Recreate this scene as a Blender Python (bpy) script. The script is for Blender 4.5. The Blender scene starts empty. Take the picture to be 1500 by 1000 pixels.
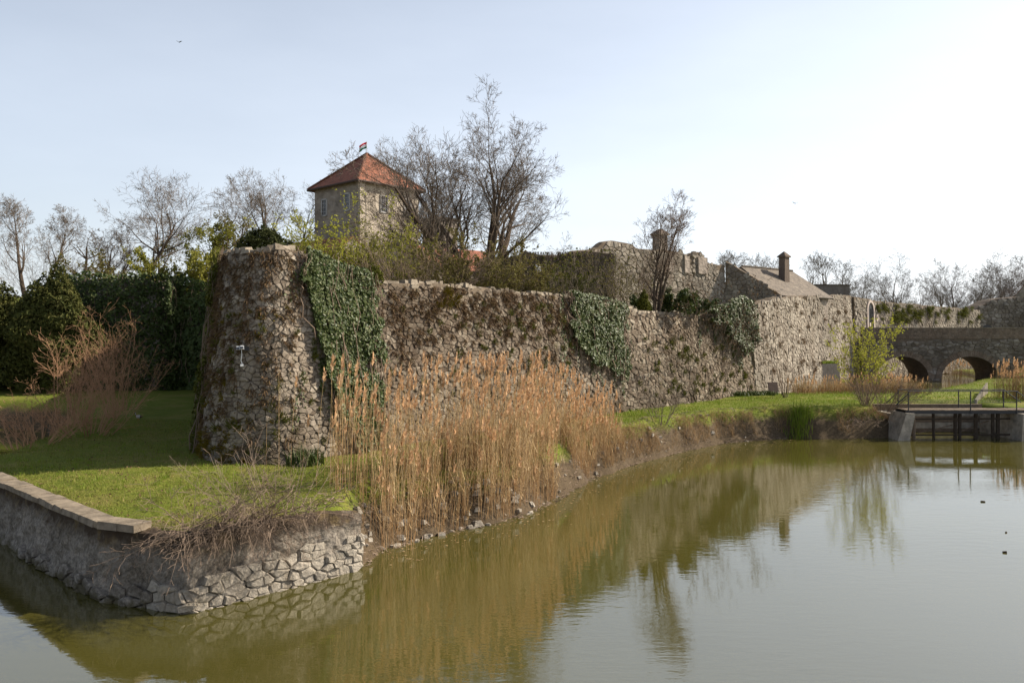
import bpy, math, random
import numpy as np
from mathutils import Vector, Matrix
R = math.radians
random.seed(11); rng = np.random.default_rng(11)
scn = bpy.context.scene
COL = scn.collection

# ------------------------------------------------------------------ camera
cam_d = bpy.data.cameras.new('camera'); cam = bpy.data.objects.new('camera', cam_d); COL.objects.link(cam)
cam_d.sensor_width = 36; cam_d.lens = 28.0; cam_d.shift_y = -0.008
cam_d.clip_start = 0.1; cam_d.clip_end = 6000
cam.location = (0, 0, 6.0); cam.rotation_euler = (R(90), 0, 0)
scn.camera = cam
F = 1167.0
def at(px, py, D):
    return ((px-750)/F*D, D, 6+(488-py)/F*D)
def xat(px, D): return (px-750)/F*D

# ------------------------------------------------------------------ light
SUN_AZ, SUN_EL = 16.0, 36.0          # azimuth measured from +x (right) towards +y (away)
w = bpy.data.worlds.new('World'); scn.world = w; w.use_nodes = True
nt = w.node_tree; nt.nodes.clear()
sky = nt.nodes.new('ShaderNodeTexSky'); sky.sky_type = 'NISHITA'; sky.sun_disc = False
sky.sun_elevation = R(SUN_EL); sky.sun_rotation = R(90-SUN_AZ)
sky.air_density = 1.0; sky.dust_density = 2.5; sky.ozone_density = 1.0; sky.altitude = 100
bg = nt.nodes.new('ShaderNodeBackground'); bg.inputs[1].default_value = 0.07
wo = nt.nodes.new('ShaderNodeOutputWorld')
# thin high veil of cloud: pale, patchy
tc = nt.nodes.new('ShaderNodeTexCoord'); mp = nt.nodes.new('ShaderNodeMapping'); mp.inputs['Scale'].default_value = (1.2, 1.2, 4.0)
nz = nt.nodes.new('ShaderNodeTexNoise'); nz.inputs['Scale'].default_value = 2.2; nz.inputs['Detail'].default_value = 6; nz.inputs['Roughness'].default_value = .55
rp = nt.nodes.new('ShaderNodeMapRange'); rp.inputs[1].default_value = .35; rp.inputs[2].default_value = .75
rp.inputs[3].default_value = .86; rp.inputs[4].default_value = 1.0
mx = nt.nodes.new('ShaderNodeMix'); mx.data_type = 'RGBA'; mx.inputs[7].default_value = (13.6, 14.4, 15.6, 1)
nt.links.new(tc.outputs['Generated'], mp.inputs[0]); nt.links.new(mp.outputs[0], nz.inputs['Vector'])
nt.links.new(nz.outputs[0], rp.inputs[0])
sx = nt.nodes.new('ShaderNodeSeparateXYZ'); nt.links.new(tc.outputs['Generated'], sx.inputs[0])      # haze thins with height above the horizon
el = nt.nodes.new('ShaderNodeMapRange'); el.inputs[1].default_value = .0; el.inputs[2].default_value = .80; el.inputs[3].default_value = .74; el.inputs[4].default_value = .06
nt.links.new(sx.outputs[2], el.inputs[0]); ml = nt.nodes.new('ShaderNodeMath'); ml.operation = 'MULTIPLY'; nt.links.new(el.outputs[0], ml.inputs[0]); nt.links.new(rp.outputs[0], ml.inputs[1])
# haze is brighter towards the sun (forward scattering)
dt = nt.nodes.new('ShaderNodeVectorMath'); dt.operation = 'DOT_PRODUCT'; nt.links.new(tc.outputs['Generated'], dt.inputs[0])
dt.inputs[1].default_value = (math.cos(R(SUN_EL))*math.cos(R(SUN_AZ)), math.cos(R(SUN_EL))*math.sin(R(SUN_AZ)), math.sin(R(SUN_EL)))
fs_ = nt.nodes.new('ShaderNodeMapRange'); fs_.inputs[1].default_value = -.9; fs_.inputs[2].default_value = .8; fs_.inputs[3].default_value = .25; fs_.inputs[4].default_value = 1.0
nt.links.new(dt.outputs['Value'], fs_.inputs[0]); m3 = nt.nodes.new('ShaderNodeMath'); m3.operation = 'MULTIPLY'; nt.links.new(ml.outputs[0], m3.inputs[0]); nt.links.new(fs_.outputs[0], m3.inputs[1])
nt.links.new(m3.outputs[0], mx.inputs[0])
nt.links.new(sky.outputs[0], mx.inputs[6]); nt.links.new(mx.outputs[2], bg.inputs[0]); nt.links.new(bg.outputs[0], wo.inputs[0])
sd = bpy.data.lights.new('sun', 'SUN'); sd.energy = 5.0; sd.angle = R(0.6); sd.color = (1, .91, .77)
so = bpy.data.objects.new('sun', sd); COL.objects.link(so); so.location = (60, 20, 60)
SV = Vector((math.cos(R(SUN_EL))*math.cos(R(SUN_AZ)), math.cos(R(SUN_EL))*math.sin(R(SUN_AZ)), math.sin(R(SUN_EL))))
so.rotation_euler = SV.to_track_quat('Z', 'Y').to_euler()
vs = scn.view_settings
vs.view_transform = 'Standard'; vs.look = 'None'; vs.gamma = 1.0; vs.exposure = 0.74; vs.use_curve_mapping = False

# ------------------------------------------------------------------ mesh helpers
W = {}
def mk(name, V, Fs, mat, parent=None, smooth=False, mi=None):
    V = np.asarray(V, dtype=np.float64).reshape(-1, 3)
    if parent is not None: V = V - W[parent.name]
    if not isinstance(Fs, list): Fs = [Fs]
    Fs = [np.asarray(f, dtype=np.int32) for f in Fs if len(f)]
    tot = np.concatenate([np.full(len(f), f.shape[1], dtype=np.int32) for f in Fs])
    loops = np.concatenate([f.ravel() for f in Fs]).astype(np.int32)
    me = bpy.data.meshes.new(name)
    me.vertices.add(len(V)); me.vertices.foreach_set('co', V.astype(np.float32).ravel())
    me.loops.add(len(loops)); me.loops.foreach_set('vertex_index', loops)
    me.polygons.add(len(tot)); st = np.zeros(len(tot), dtype=np.int32); st[1:] = np.cumsum(tot)[:-1]
    me.polygons.foreach_set('loop_start', st)
    for m in (mat if isinstance(mat, (list, tuple)) else [mat]): me.materials.append(m)
    if mi is not None: me.polygons.foreach_set('material_index', np.asarray(mi, dtype=np.int32))
    me.update(calc_edges=True)
    me.polygons.foreach_set('use_smooth', np.full(len(tot), bool(smooth)))
    o = bpy.data.objects.new(name, me); COL.objects.link(o)
    if parent is not None: o.parent = parent; W[o.name] = W[parent.name]
    else: W[o.name] = np.zeros(3)
    return o
class G:
    def __init__(s): s.V = []; s.F = {}; s.n = 0
    def add(s, V, Fs):
        V = np.asarray(V, dtype=np.float64).reshape(-1, 3)
        for f in (Fs if isinstance(Fs, list) else [Fs]):
            f = np.asarray(f, dtype=np.int64)
            if f.size: s.F.setdefault(f.shape[1], []).append(f+s.n)
        s.V.append(V); s.n += len(V); return s
    def build(s, name, mat, parent=None, smooth=False):
        return mk(name, np.concatenate(s.V), [np.concatenate(f) for f in s.F.values()], mat, parent, smooth)
def thing(name, label, cat, loc, group=None, kind=None):
    e = bpy.data.objects.new(name, None); COL.objects.link(e); e.location = loc; e.empty_display_size = .3
    W[e.name] = np.array(loc, dtype=float); tag(e, label, cat, group, kind); return e
def tag(o, label=None, cat=None, group=None, kind=None):
    if label: o['label'] = label
    if cat: o['category'] = cat
    if group: o['group'] = group
    if kind: o['kind'] = kind
    return o
def box(c, s, rz=0, taper=1.0):
    x, y, z = s[0]/2, s[1]/2, s[2]/2; t = taper
    v = np.array([(-x,-y,-z),(x,-y,-z),(x,y,-z),(-x,y,-z),(-x*t,-y*t,z),(x*t,-y*t,z),(x*t,y*t,z),(-x*t,y*t,z)])
    ca, sa = math.cos(rz), math.sin(rz); m = np.array([[ca,sa,0],[-sa,ca,0],[0,0,1]])
    return v@m+np.array(c), np.array([(0,3,2,1),(4,5,6,7),(0,1,5,4),(1,2,6,5),(2,3,7,6),(3,0,4,7)])
def frame(T):
    T = T/np.maximum(np.linalg.norm(T, axis=1, keepdims=True), 1e-9)
    ref = np.where(np.abs(T[:, 2:3]) > .93, np.array([[1., 0, 0]]), np.array([[0, 0, 1.]]))
    A = np.cross(ref, T); A /= np.maximum(np.linalg.norm(A, axis=1, keepdims=True), 1e-9)
    return A, np.cross(T, A)
def frusta(P0, P1, T0, T1, r0, r1, k=3):
    P0, P1, T0, T1 = [np.asarray(a, dtype=float) for a in (P0, P1, T0, T1)]
    r0 = np.asarray(r0, float)[:, None, None]; r1 = np.asarray(r1, float)[:, None, None]
    n = len(P0); D = P1-P0
    A, B = frame(T0); A1, B1 = frame(T1)
    th = np.arange(k)*2*math.pi/k; c = np.cos(th)[None, :, None]; s = np.sin(th)[None, :, None]
    a = P0[:, None]+r0*(A[:, None]*c+B[:, None]*s); b = P1[:, None]+r1*(A1[:, None]*c+B1[:, None]*s)
    V = np.concatenate([a, b], axis=1).reshape(-1, 3)
    i = np.arange(k); j = (i+1) % k
    q = np.stack([i, j, j+k, i+k], axis=1)
    Fq = (q[None]+(np.arange(n)*2*k)[:, None, None]).reshape(-1, 4)
    return V, Fq
def tube(pts, r, k=6):
    pts = np.asarray(pts, float); n = len(pts); r = np.broadcast_to(np.asarray(r, float), (n,))
    T = np.gradient(pts, axis=0)
    V, Fq = frusta(pts[:-1], pts[1:], T[:-1], T[1:], r[:-1], r[1:], k)
    return V, Fq
def bar(p, q, r, k=6):
    p, q = np.array(p, float), np.array(q, float); d = (q-p)[None]
    V, Fq = frusta(p[None], q[None], d, d, [r], [r], k)
    return V, [Fq, np.array([list(range(k))[::-1]]), np.array([list(range(k, 2*k))])]
def cards(P, N, size, seed=0, aspect=1.0, fold=.25, spin=None):
    """small folded leaves: kite of 4 verts, 2 tris"""
    P = np.asarray(P, float); N = np.asarray(N, float); n = len(P); g = np.random.default_rng(seed)
    size = np.broadcast_to(np.asarray(size, float), (n,))[:, None]
    N = N/np.maximum(np.linalg.norm(N, axis=1, keepdims=True), 1e-9)
    A, B = frame(N); th = (g.uniform(0, 2*math.pi, n) if spin is None else spin+g.normal(0, .5, n))[:, None]
    U = A*np.cos(th)+B*np.sin(th); Vv = np.cross(N, U)
    a = P-U*size*.5; b = P+Vv*size*.42*aspect+N*size*fold; c = P+U*size*.6; d = P-Vv*size*.42*aspect+N*size*fold
    V = np.stack([a, b, c, d], axis=1).reshape(-1, 3); o = np.arange(n)*4
    return V, np.concatenate([np.stack([o, o+2, o+1], 1), np.stack([o, o+3, o+2], 1)])
def blades(P, h, wid, lean=.4, seed=0, bend=True):
    """grass blades: 2 segs, 3 tris"""
    g = np.random.default_rng(seed); P = np.asarray(P, float); n = len(P)
    h = np.broadcast_to(np.asarray(h, float), (n,))[:, None]; wid = np.broadcast_to(np.asarray(wid, float), (n,))[:, None]
    th = g.uniform(0, 2*math.pi, n); s = np.stack([np.cos(th), np.sin(th), 0*th], 1)
    ph = g.uniform(0, 2*math.pi, n); l = np.stack([np.cos(ph), np.sin(ph), 0*ph], 1)*np.abs(g.normal(0, lean, n))[:, None]*h
    z = np.array([[0, 0, 1.]])
    a = P-s*wid/2; b = P+s*wid/2; m = P+z*h*.55+l*.35; c = m-s*wid*.36; d = m+s*wid*.36; t = P+z*h*.92+l
    V = np.stack([a, b, c, d, t], 1).reshape(-1, 3); o = np.arange(n)*5
    return V, [np.stack([o, o+1, o+3, o+2], 1), np.stack([o+2, o+3, o+4], 1)]
def h2(ix, iy, seed):
    n = (ix.astype(np.int64)*374761393+iy.astype(np.int64)*668265263+seed*982451653) & 0xffffffff
    n = ((n ^ (n >> 13))*1274126177) & 0xffffffff
    return ((n ^ (n >> 16)) & 0xffff)/65535.0
def vn(x, y, seed=0):
    x = np.asarray(x, float); y = np.asarray(y, float)
    ix, iy = np.floor(x), np.floor(y); fx, fy = x-ix, y-iy
    fx = fx*fx*(3-2*fx); fy = fy*fy*(3-2*fy)
    a, b, c, d = h2(ix, iy, seed), h2(ix+1, iy, seed), h2(ix, iy+1, seed), h2(ix+1, iy+1, seed)
    return (a*(1-fx)+b*fx)*(1-fy)+(c*(1-fx)+d*fx)*fy
def fbm(x, y, seed=0, o=3):
    r = 0; a = .5
    for i in range(o): r = r+a*vn(x*2**i, y*2**i, seed+i); a *= .5
    return r/(1-.5**o)

# ------------------------------------------------------------------ material helpers
def nn(nt, t, **k):
    n = nt.nodes.new(t)
    for a, v in k.items(): setattr(n, a, v)
    return n
def newmat(name, rough=.9, spec=.25):
    m = bpy.data.materials.new(name); m.use_nodes = True; b = m.node_tree.nodes['Principled BSDF']
    b.inputs['Roughness'].default_value = rough; b.inputs['Specular IOR Level'].default_value = spec
    return m, m.node_tree, b
def tex(nt, scale, detail=4, rough=.55, kind='noise', vec=None, stretch=None):
    c = nn(nt, 'ShaderNodeTexCoord'); v = c.outputs['Object'] if vec is None else vec
    if stretch:
        mp = nn(nt, 'ShaderNodeMapping'); mp.inputs['Scale'].default_value = stretch; nt.links.new(v, mp.inputs[0]); v = mp.outputs[0]
    if kind == 'noise':
        t = nn(nt, 'ShaderNodeTexNoise'); t.inputs['Detail'].default_value = detail; t.inputs['Roughness'].default_value = rough
    else:
        t = nn(nt, 'ShaderNodeTexVoronoi', feature=kind)
    t.inputs['Scale'].default_value = scale; nt.links.new(v, t.inputs['Vector'])
    return t.outputs[0]
def ramp(nt, fac, stops):
    r = nn(nt, 'ShaderNodeValToRGB'); e = r.color_ramp.elements
    while len(e) < len(stops): e.new(.5)
    for i, (p, c) in enumerate(stops):
        e[i].position = p; e[i].color = (c if len(c) == 4 else (*c, 1)) if isinstance(c, (tuple, list)) else (c, c, c, 1)
    nt.links.new(fac, r.inputs[0]); return r.outputs[0]
def mixc(nt, fac, a, b, mode='MIX'):
    m = nn(nt, 'ShaderNodeMix', data_type='RGBA', blend_type=mode)
    if isinstance(fac, (int, float)): m.inputs[0].default_value = fac
    else: nt.links.new(fac, m.inputs[0])
    for i, v in ((6, a), (7, b)):
        if isinstance(v, tuple): m.inputs[i].default_value = (*v[:3], 1)
        else: nt.links.new(v, m.inputs[i])
    return m.outputs[2]
def bumpn(nt, b, h, s=.5, d=.03):
    n = nn(nt, 'ShaderNodeBump'); n.inputs['Strength'].default_value = s; n.inputs['Distance'].default_value = d
    nt.links.new(h, n.inputs['Height']); nt.links.new(n.outputs[0], b.inputs['Normal']); return n
def island(nt):
    return nn(nt, 'ShaderNodeNewGeometry').outputs['Random Per Island']
def up(nt):
    g = nn(nt, 'ShaderNodeNewGeometry'); s = nn(nt, 'ShaderNodeSeparateXYZ'); nt.links.new(g.outputs['Normal'], s.inputs[0]); return s.outputs[2]
def posz(nt):
    g = nn(nt, 'ShaderNodeNewGeometry'); s = nn(nt, 'ShaderNodeSeparateXYZ'); nt.links.new(g.outputs['Position'], s.inputs[0]); return s.outputs[2]
def stone_mat(name, cols, stain, moss=.25, scale=1.0, stain_amt=.55, bs=28, bd=.03):
    m, nt, b = newmat(name, .95, .15)
    c = ramp(nt, island(nt), [(i/(len(cols)-1), k) for i, k in enumerate(cols)])
    f = tex(nt, 9*scale, 5, .65); c = mixc(nt, ramp(nt, f, [(.3, 0), (.75, 1)]), c, (.05, .042, .034), 'MIX') if False else mixc(nt, .55, c, ramp(nt, f, [(.3, .35), (.7, 1.25)]), 'MULTIPLY')
    big = tex(nt, .6*scale, 5, .7, stretch=(1.2, 1.2, .55))
    c = mixc(nt, ramp(nt, big, [(.47, 0), (.66, stain_amt)]), c, stain)
    mo = tex(nt, 1.3*scale, 5, .7, stretch=(1, 1, .8))
    c = mixc(nt, ramp(nt, mo, [(.6, 0), (.72, moss)]), c, (.085, .075, .018))
    c = mixc(nt, .8, c, ramp(nt, tex(nt, .16*scale, 4, .6), [(.32, .62), (.66, 1.2)]), 'MULTIPLY')
    nt.links.new(c, b.inputs['Base Color']); bumpn(nt, b, tex(nt, bs*scale, 5, .7), .8, bd)
    return m
def leaf_mat(name, cols, rough=.5, spec=.3, trans=.25):
    m, nt, b = newmat(name, rough, spec)
    c = ramp(nt, island(nt), [(i/(len(cols)-1), k) for i, k in enumerate(cols)])
    nt.links.new(c, b.inputs['Base Color'])
    if trans:
        t = nn(nt, 'ShaderNodeBsdfTranslucent'); nt.links.new(c, t.inputs[0]); ms = nn(nt, 'ShaderNodeMixShader'); ms.inputs[0].default_value = trans
        o = nt.nodes['Material Output']; nt.links.new(b.outputs[0], ms.inputs[1]); nt.links.new(t.outputs[0], ms.inputs[2]); nt.links.new(ms.outputs[0], o.inputs[0])
    return m
def plain(name, col, rough=.8, spec=.25, var=.35, scale=6, bump=.0, metal=0):
    m, nt, b = newmat(name, rough, spec); b.inputs['Metallic'].default_value = metal
    c = mixc(nt, var, col, ramp(nt, tex(nt, scale, 5, .65), [(.25, .35), (.75, 1.5)]), 'MULTIPLY')
    nt.links.new(c, b.inputs['Base Color'])
    if bump: bumpn(nt, b, tex(nt, scale*4, 4, .6), bump, .02)
    return m

M = {}
M['stone'] = stone_mat('wall_stone', [(.155,.117,.082),(.25,.20,.148),(.19,.152,.113),(.35,.295,.225),(.115,.084,.06),(.225,.177,.13)], (.07,.047,.03), .65, 1.0, .8)
M['stone_nose'] = stone_mat('bastion_stone', [(.20,.158,.118),(.31,.255,.198),(.245,.20,.152),(.40,.34,.27),(.15,.115,.082)], (.06,.038,.02), .75, 1.0, .92)
M['mortar'] = plain('mortar', (.16,.125,.09), .97, .1, .7, 3, .8)
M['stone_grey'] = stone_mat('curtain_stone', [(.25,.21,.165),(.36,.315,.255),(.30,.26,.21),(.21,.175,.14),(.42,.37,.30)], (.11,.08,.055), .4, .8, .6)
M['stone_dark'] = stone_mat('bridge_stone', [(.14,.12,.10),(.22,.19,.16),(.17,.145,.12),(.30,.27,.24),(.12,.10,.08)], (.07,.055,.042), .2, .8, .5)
M['brick'] = stone_mat('bridge_brick', [(.18,.135,.105),(.23,.175,.135),(.15,.115,.09),(.25,.20,.16)], (.09,.07,.055), .15, .8, .4)
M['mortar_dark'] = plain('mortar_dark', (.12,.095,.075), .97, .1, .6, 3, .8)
M['quay_stone'] = stone_mat('quay_stone', [(.30,.26,.21),(.44,.39,.32),(.36,.31,.25),(.52,.47,.39),(.26,.22,.17)], (.16,.125,.085), .3, 1.4, .6, 7, .12)

def grass_ground():
    m, nt, b = newmat('turf', .95, .1)
    a = tex(nt, .5, 6, .7); f = tex(nt, 14, 5, .7)
    c = ramp(nt, a, [(.25, (.09,.125,.014)), (.5, (.14,.16,.024)), (.62, (.19,.17,.045)), (.75, (.22,.18,.075))])
    c = mixc(nt, .6, c, ramp(nt, f, [(.3, .4), (.7, 1.35)]), 'MULTIPLY')
    e = mixc(nt, .6, (.09,.065,.04), ramp(nt, tex(nt, 7, 6, .7), [(.3, .35), (.7, 1.5)]), 'MULTIPLY')
    n = tex(nt, 1.2, 4, .6)
    zz = nn(nt, 'ShaderNodeMath', operation='ADD'); nt.links.new(posz(nt), zz.inputs[0])
    mu = nn(nt, 'ShaderNodeMath', operation='MULTIPLY'); mu.inputs[1].default_value = .9; nt.links.new(n, mu.inputs[0]); nt.links.new(mu.outputs[0], zz.inputs[1])
    k = ramp(nt, zz.outputs[0], [(.0, 1), (.0, 1)]); mr = nn(nt, 'ShaderNodeMapRange'); mr.inputs[1].default_value = 1.45; mr.inputs[2].default_value = 1.85; mr.inputs[3].default_value = 1; mr.inputs[4].default_value = 0
    nt.links.new(zz.outputs[0], mr.inputs[0])
    c = mixc(nt, mr.outputs[0], c, e); nt.links.new(c, b.inputs['Base Color']); bumpn(nt, b, f, .8, .06)
    return m
M['turf'] = grass_ground()
M['grass'] = leaf_mat('grass_blade', [(.13,.175,.018),(.19,.215,.03),(.25,.23,.055),(.15,.19,.022),(.30,.25,.09)], .6, .2, .3)
M['grass_lush'] = leaf_mat('grass_lush', [(.13,.20,.014),(.18,.245,.02),(.15,.22,.022),(.25,.245,.06)], .6, .2, .3)
M['straw'] = leaf_mat('straw', [(.30,.20,.10),(.38,.27,.15),(.24,.15,.075),(.33,.22,.11)], .8, .1, .2)
M['drytuft'] = leaf_mat('dry_tuft', [(.12,.075,.04),(.17,.11,.06),(.09,.055,.035),(.14,.10,.04)], .9, .1, .1)
M['tuft'] = leaf_mat('green_tuft', [(.07,.08,.012),(.12,.12,.02),(.10,.10,.018),(.05,.065,.012)], .8, .1, .2)
M['moss'] = leaf_mat('moss_tuft', [(.13,.10,.012),(.17,.12,.015),(.09,.08,.012)], .9, .05, .1)
M['reed'] = leaf_mat('reed_stem', [(.27,.15,.062),(.34,.21,.095),(.22,.12,.05),(.39,.265,.14),(.25,.18,.11)], .7, .2, .1)
M['reed_gold'] = leaf_mat('reed_upper', [(.42,.28,.125),(.50,.36,.18),(.34,.21,.09),(.54,.41,.23),(.38,.29,.17)], .7, .2, .15)
M['plume'] = leaf_mat('reed_plume', [(.50,.31,.16),(.58,.38,.22),(.44,.26,.13),(.62,.43,.27)], .9, .05, .3)
M['ivy'] = leaf_mat('ivy_leaf', [(.03,.052,.010),(.055,.08,.016),(.085,.10,.028),(.035,.06,.012),(.12,.125,.045)], .5, .3, .15)
M['ivy_dark'] = leaf_mat('ivy_dark_leaf', [(.03,.052,.012),(.055,.078,.018),(.04,.06,.014),(.07,.085,.022)], .55, .25, .12)
M['conifer'] = leaf_mat('conifer_spray', [(.05,.06,.012),(.085,.085,.02),(.06,.07,.018),(.10,.09,.025)], .7, .15, .15)
M['yew'] = leaf_mat('yew_spray', [(.03,.04,.01),(.05,.055,.014),(.04,.045,.012)], .7, .15, .1)
M['spring'] = leaf_mat('spring_leaf', [(.20,.20,.03),(.27,.25,.04),(.16,.17,.03)], .6, .2, .35)
M['catkin'] = leaf_mat('catkin', [(.36,.37,.04),(.44,.42,.06),(.28,.30,.04)], .6, .2, .35)
M['bud'] = leaf_mat('brown_green_leaf', [(.14,.13,.03),(.11,.09,.03),(.18,.16,.04)], .7, .15, .3)
M['bark'] = plain('bark', (.085,.062,.045), .95, .1, .6, 5, .8)
M['twig'] = plain('twig', (.165,.13,.10), .9, .15, .4, 2)
M['twig_pale'] = plain('pale_twig', (.27,.20,.15), .9, .15, .4, 2)
M['twig_red'] = plain('reddish_twig', (.38,.215,.12), .85, .2, .4, 2)
M['twig_grey'] = plain('grey_brown_twig', (.20,.145,.105), .9, .15, .5, 2)
M['twig_far'] = plain('far_twig', (.15,.125,.105), .95, .05, .3, 1)
M['plaster'] = None
M['concrete'] = plain('concrete', (.30,.265,.215), .9, .2, .9, 2.5, .8)
M['coping'] = plain('coping_slab', (.21,.17,.125), .95, .15, .9, 3, .9)
M['iron'] = plain('iron', (.025,.025,.027), .6, .4, .3, 8)
M['rust'] = plain('rusty_plate', (.07,.045,.035), .8, .3, .6, 8)
M['wood'] = plain('wood', (.16,.12,.085), .9, .15, .6, 5, .5)
M['wood_dark'] = plain('wood_dark', (.05,.038,.028), .9, .15, .6, 5, .5)
M['white'] = plain('white_paint', (.75,.74,.71), .6, .3, .15, 9)
M['frame'] = plain('window_paint', (.42,.40,.38), .7, .3, .3, 6)
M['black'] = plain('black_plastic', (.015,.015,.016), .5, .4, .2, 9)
M['trim'] = plain('arch_stone', (.52,.43,.37), .9, .2, .35, 4, .4)
M['tower'] = None

def plaster():
    m, nt, b = newmat('quay_render', .95, .15)
    a = tex(nt, 1.1, 6, .7); f = tex(nt, 11, 6, .75)
    c = ramp(nt, a, [(.3, (.09,.07,.052)), (.48, (.21,.18,.145)), (.62, (.31,.27,.225)), (.8, (.155,.125,.095))])
    c = mixc(nt, .9, c, ramp(nt, f, [(.32, .25), (.62, 1.2)]), 'MULTIPLY')
    # dark damp band and lichen crust at the top, each with a ragged edge
    n = tex(nt, 2.2, 5, .7); ad = nn(nt, 'ShaderNodeMath', operation='MULTIPLY_ADD'); ad.inputs[1].default_value = 1.1
    nt.links.new(n, ad.inputs[0]); nt.links.new(posz(nt), ad.inputs[2])
    mr = nn(nt, 'ShaderNodeMapRange'); mr.inputs[1].default_value = 1.62; mr.inputs[2].default_value = 1.95; nt.links.new(ad.outputs[0], mr.inputs[0])
    c = mixc(nt, mr.outputs[0], c, mixc(nt, ramp(nt, tex(nt, 3, 4), [(.5, 0), (.65, .8)]), (.06,.043,.03), (.14,.10,.05)))
    m2 = nn(nt, 'ShaderNodeMapRange'); m2.inputs[1].default_value = .75; m2.inputs[2].default_value = .55; nt.links.new(ad.outputs[0], m2.inputs[0])
    c = mixc(nt, m2.outputs[0], c, (.09,.075,.045))
    nt.links.new(c, b.inputs['Base Color']); bumpn(nt, b, f, .9, .05)
    return m
M['plaster'] = plaster()
def tower_mat(name, c0, c1, sc=3.2):
    m, nt, b = newmat(name, .95, .1)
    v = nn(nt, 'ShaderNodeTexVoronoi', feature='F1'); v.inputs['Scale'].default_value = sc
    tc = nn(nt, 'ShaderNodeTexCoord'); mp = nn(nt, 'ShaderNodeMapping'); mp.inputs['Scale'].default_value = (1, 1, 1.6)
    nt.links.new(tc.outputs['Object'], mp.inputs[0]); nt.links.new(mp.outputs[0], v.inputs['Vector'])
    sp = nn(nt, 'ShaderNodeSeparateColor'); nt.links.new(v.outputs['Color'], sp.inputs[0])
    c = mixc(nt, sp.outputs[0], c0, c1)
    c = mixc(nt, .7, c, ramp(nt, tex(nt, .7, 6, .7), [(.3, .5), (.7, 1.3)]), 'MULTIPLY')
    nt.links.new(c, b.inputs['Base Color']); bumpn(nt, b, v.outputs['Distance'], .6, .06)
    return m
M['tower'] = tower_mat('tower_masonry', (.27,.225,.185), (.35,.295,.245))
M['tower_plaster'] = plain('tower_plaster', (.46,.39,.31), .95, .1, .5, 1.5, .3)
M['ruin'] = M['stone_grey']
def tile_mat(name, col, col2):
    m, nt, b = newmat(name, .8, .2)
    br = nn(nt, 'ShaderNodeTexBrick'); br.inputs['Scale'].default_value = 1.0; br.inputs['Brick Width'].default_value = .2; br.inputs['Row Height'].default_value = .16
    br.inputs['Mortar Size'].default_value = .012; br.inputs['Color1'].default_value = (*col, 1); br.inputs['Color2'].default_value = (*col2, 1); br.inputs['Mortar'].default_value = (col[0]*.4, col[1]*.4, col[2]*.4, 1)
    uv = nn(nt, 'ShaderNodeUVMap'); nt.links.new(uv.outputs[0], br.inputs['Vector'])
    c = mixc(nt, .85, br.outputs[0], ramp(nt, tex(nt, 1.6, 7, .75), [(.3, .45), (.68, 1.3)]), 'MULTIPLY')
    c = mixc(nt, ramp(nt, tex(nt, .9, 6, .75), [(.55, 0), (.7, .5)]), c, (.13,.10,.075))
    nt.links.new(c, b.inputs['Base Color']); bumpn(nt, b, br.outputs['Fac'], -.5, .03)
    return m
M['tile_red'] = tile_mat('red_roof_tile', (.33,.125,.072), (.25,.095,.058))
M['tile_brown'] = tile_mat('brown_roof_tile', (.21,.17,.13), (.12,.095,.075))
def glass_mat():
    m, nt, b = newmat('window_glass', .08, .5); b.inputs['Base Color'].default_value = (.03,.035,.05,1); return m
M['glass'] = glass_mat()
def water_mat():
    m, nt, b = newmat('moat_water', .03, .5)
    b.inputs['IOR'].default_value = 2.7
    c = ramp(nt, tex(nt, .12, 3, .5), [(.3, (.058,.052,.011)), (.7, (.074,.066,.015))]); nt.links.new(c, b.inputs['Base Color'])
    a = tex(nt, 2.6, 3, .5, stretch=(.55, 1.5, 1)); d = tex(nt, 9, 2, .5, stretch=(.6, 1.4, 1))
    patch = ramp(nt, tex(nt, .10, 2, .5), [(.38, .25), (.62, 1)])
    ad = nn(nt, 'ShaderNodeMath', operation='MULTIPLY_ADD'); ad.inputs[1].default_value = .3; nt.links.new(d, ad.inputs[0]); nt.links.new(a, ad.inputs[2])
    mu = nn(nt, 'ShaderNodeMath', operation='MULTIPLY'); nt.links.new(ad.outputs[0], mu.inputs[0]); nt.links.new(patch, mu.inputs[1])
    bumpn(nt, b, mu.outputs[0], .10, .05)
    return m
M['water'] = water_mat()

# ------------------------------------------------------------------ plan of the place
QUAY = [(-18.4,26.4),(-14.65,22.8),(-9.35,17.95),(-6.95,17.05),(-3.75,20.35)]
NQ = len(QUAY)
SHORE = QUAY+[(-3.75,21.6),(-2.0,23.9),(-.2,25.4),(1.3,28.0),(2.6,31.2),(4.1,34.3),(6.9,38.2),(9.2,41.0),(11.6,43.4),(15.6,45.6),(17.4,44.9),(22.2,46.0),
      (22.6,49.0),(28.4,49.0),(28.6,45.6),(31,46),(40,46.5),(60,48),(200,60),(500,80),(500,600),(-500,600),(-500,40),(-90,47),(-50,50.5),(-34,51),(-29,49.5),(-26.2,46.0),(-22.8,39.5),(-20.2,32.5),(-19.0,28.6)]
WALLPTS = [(-24.2,63.5),(-17,44.8),(-11.6,29.6),(-11.0,28.0),(-10.2,26.7),(-8.9,25.95),(-7.6,26.2),(-6.6,27.4),(-4.8,29.7),(2.7,38.9),(10.4,48.5),(17.8,57.7)]
W3PTS = [(17.6,57.4),(22,63.6),(29.5,74.5),(36.9,85.2)]
GATEPTS = [(36.6,84.8),(39.4,87.15),(50,96),(63,107)]
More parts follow.
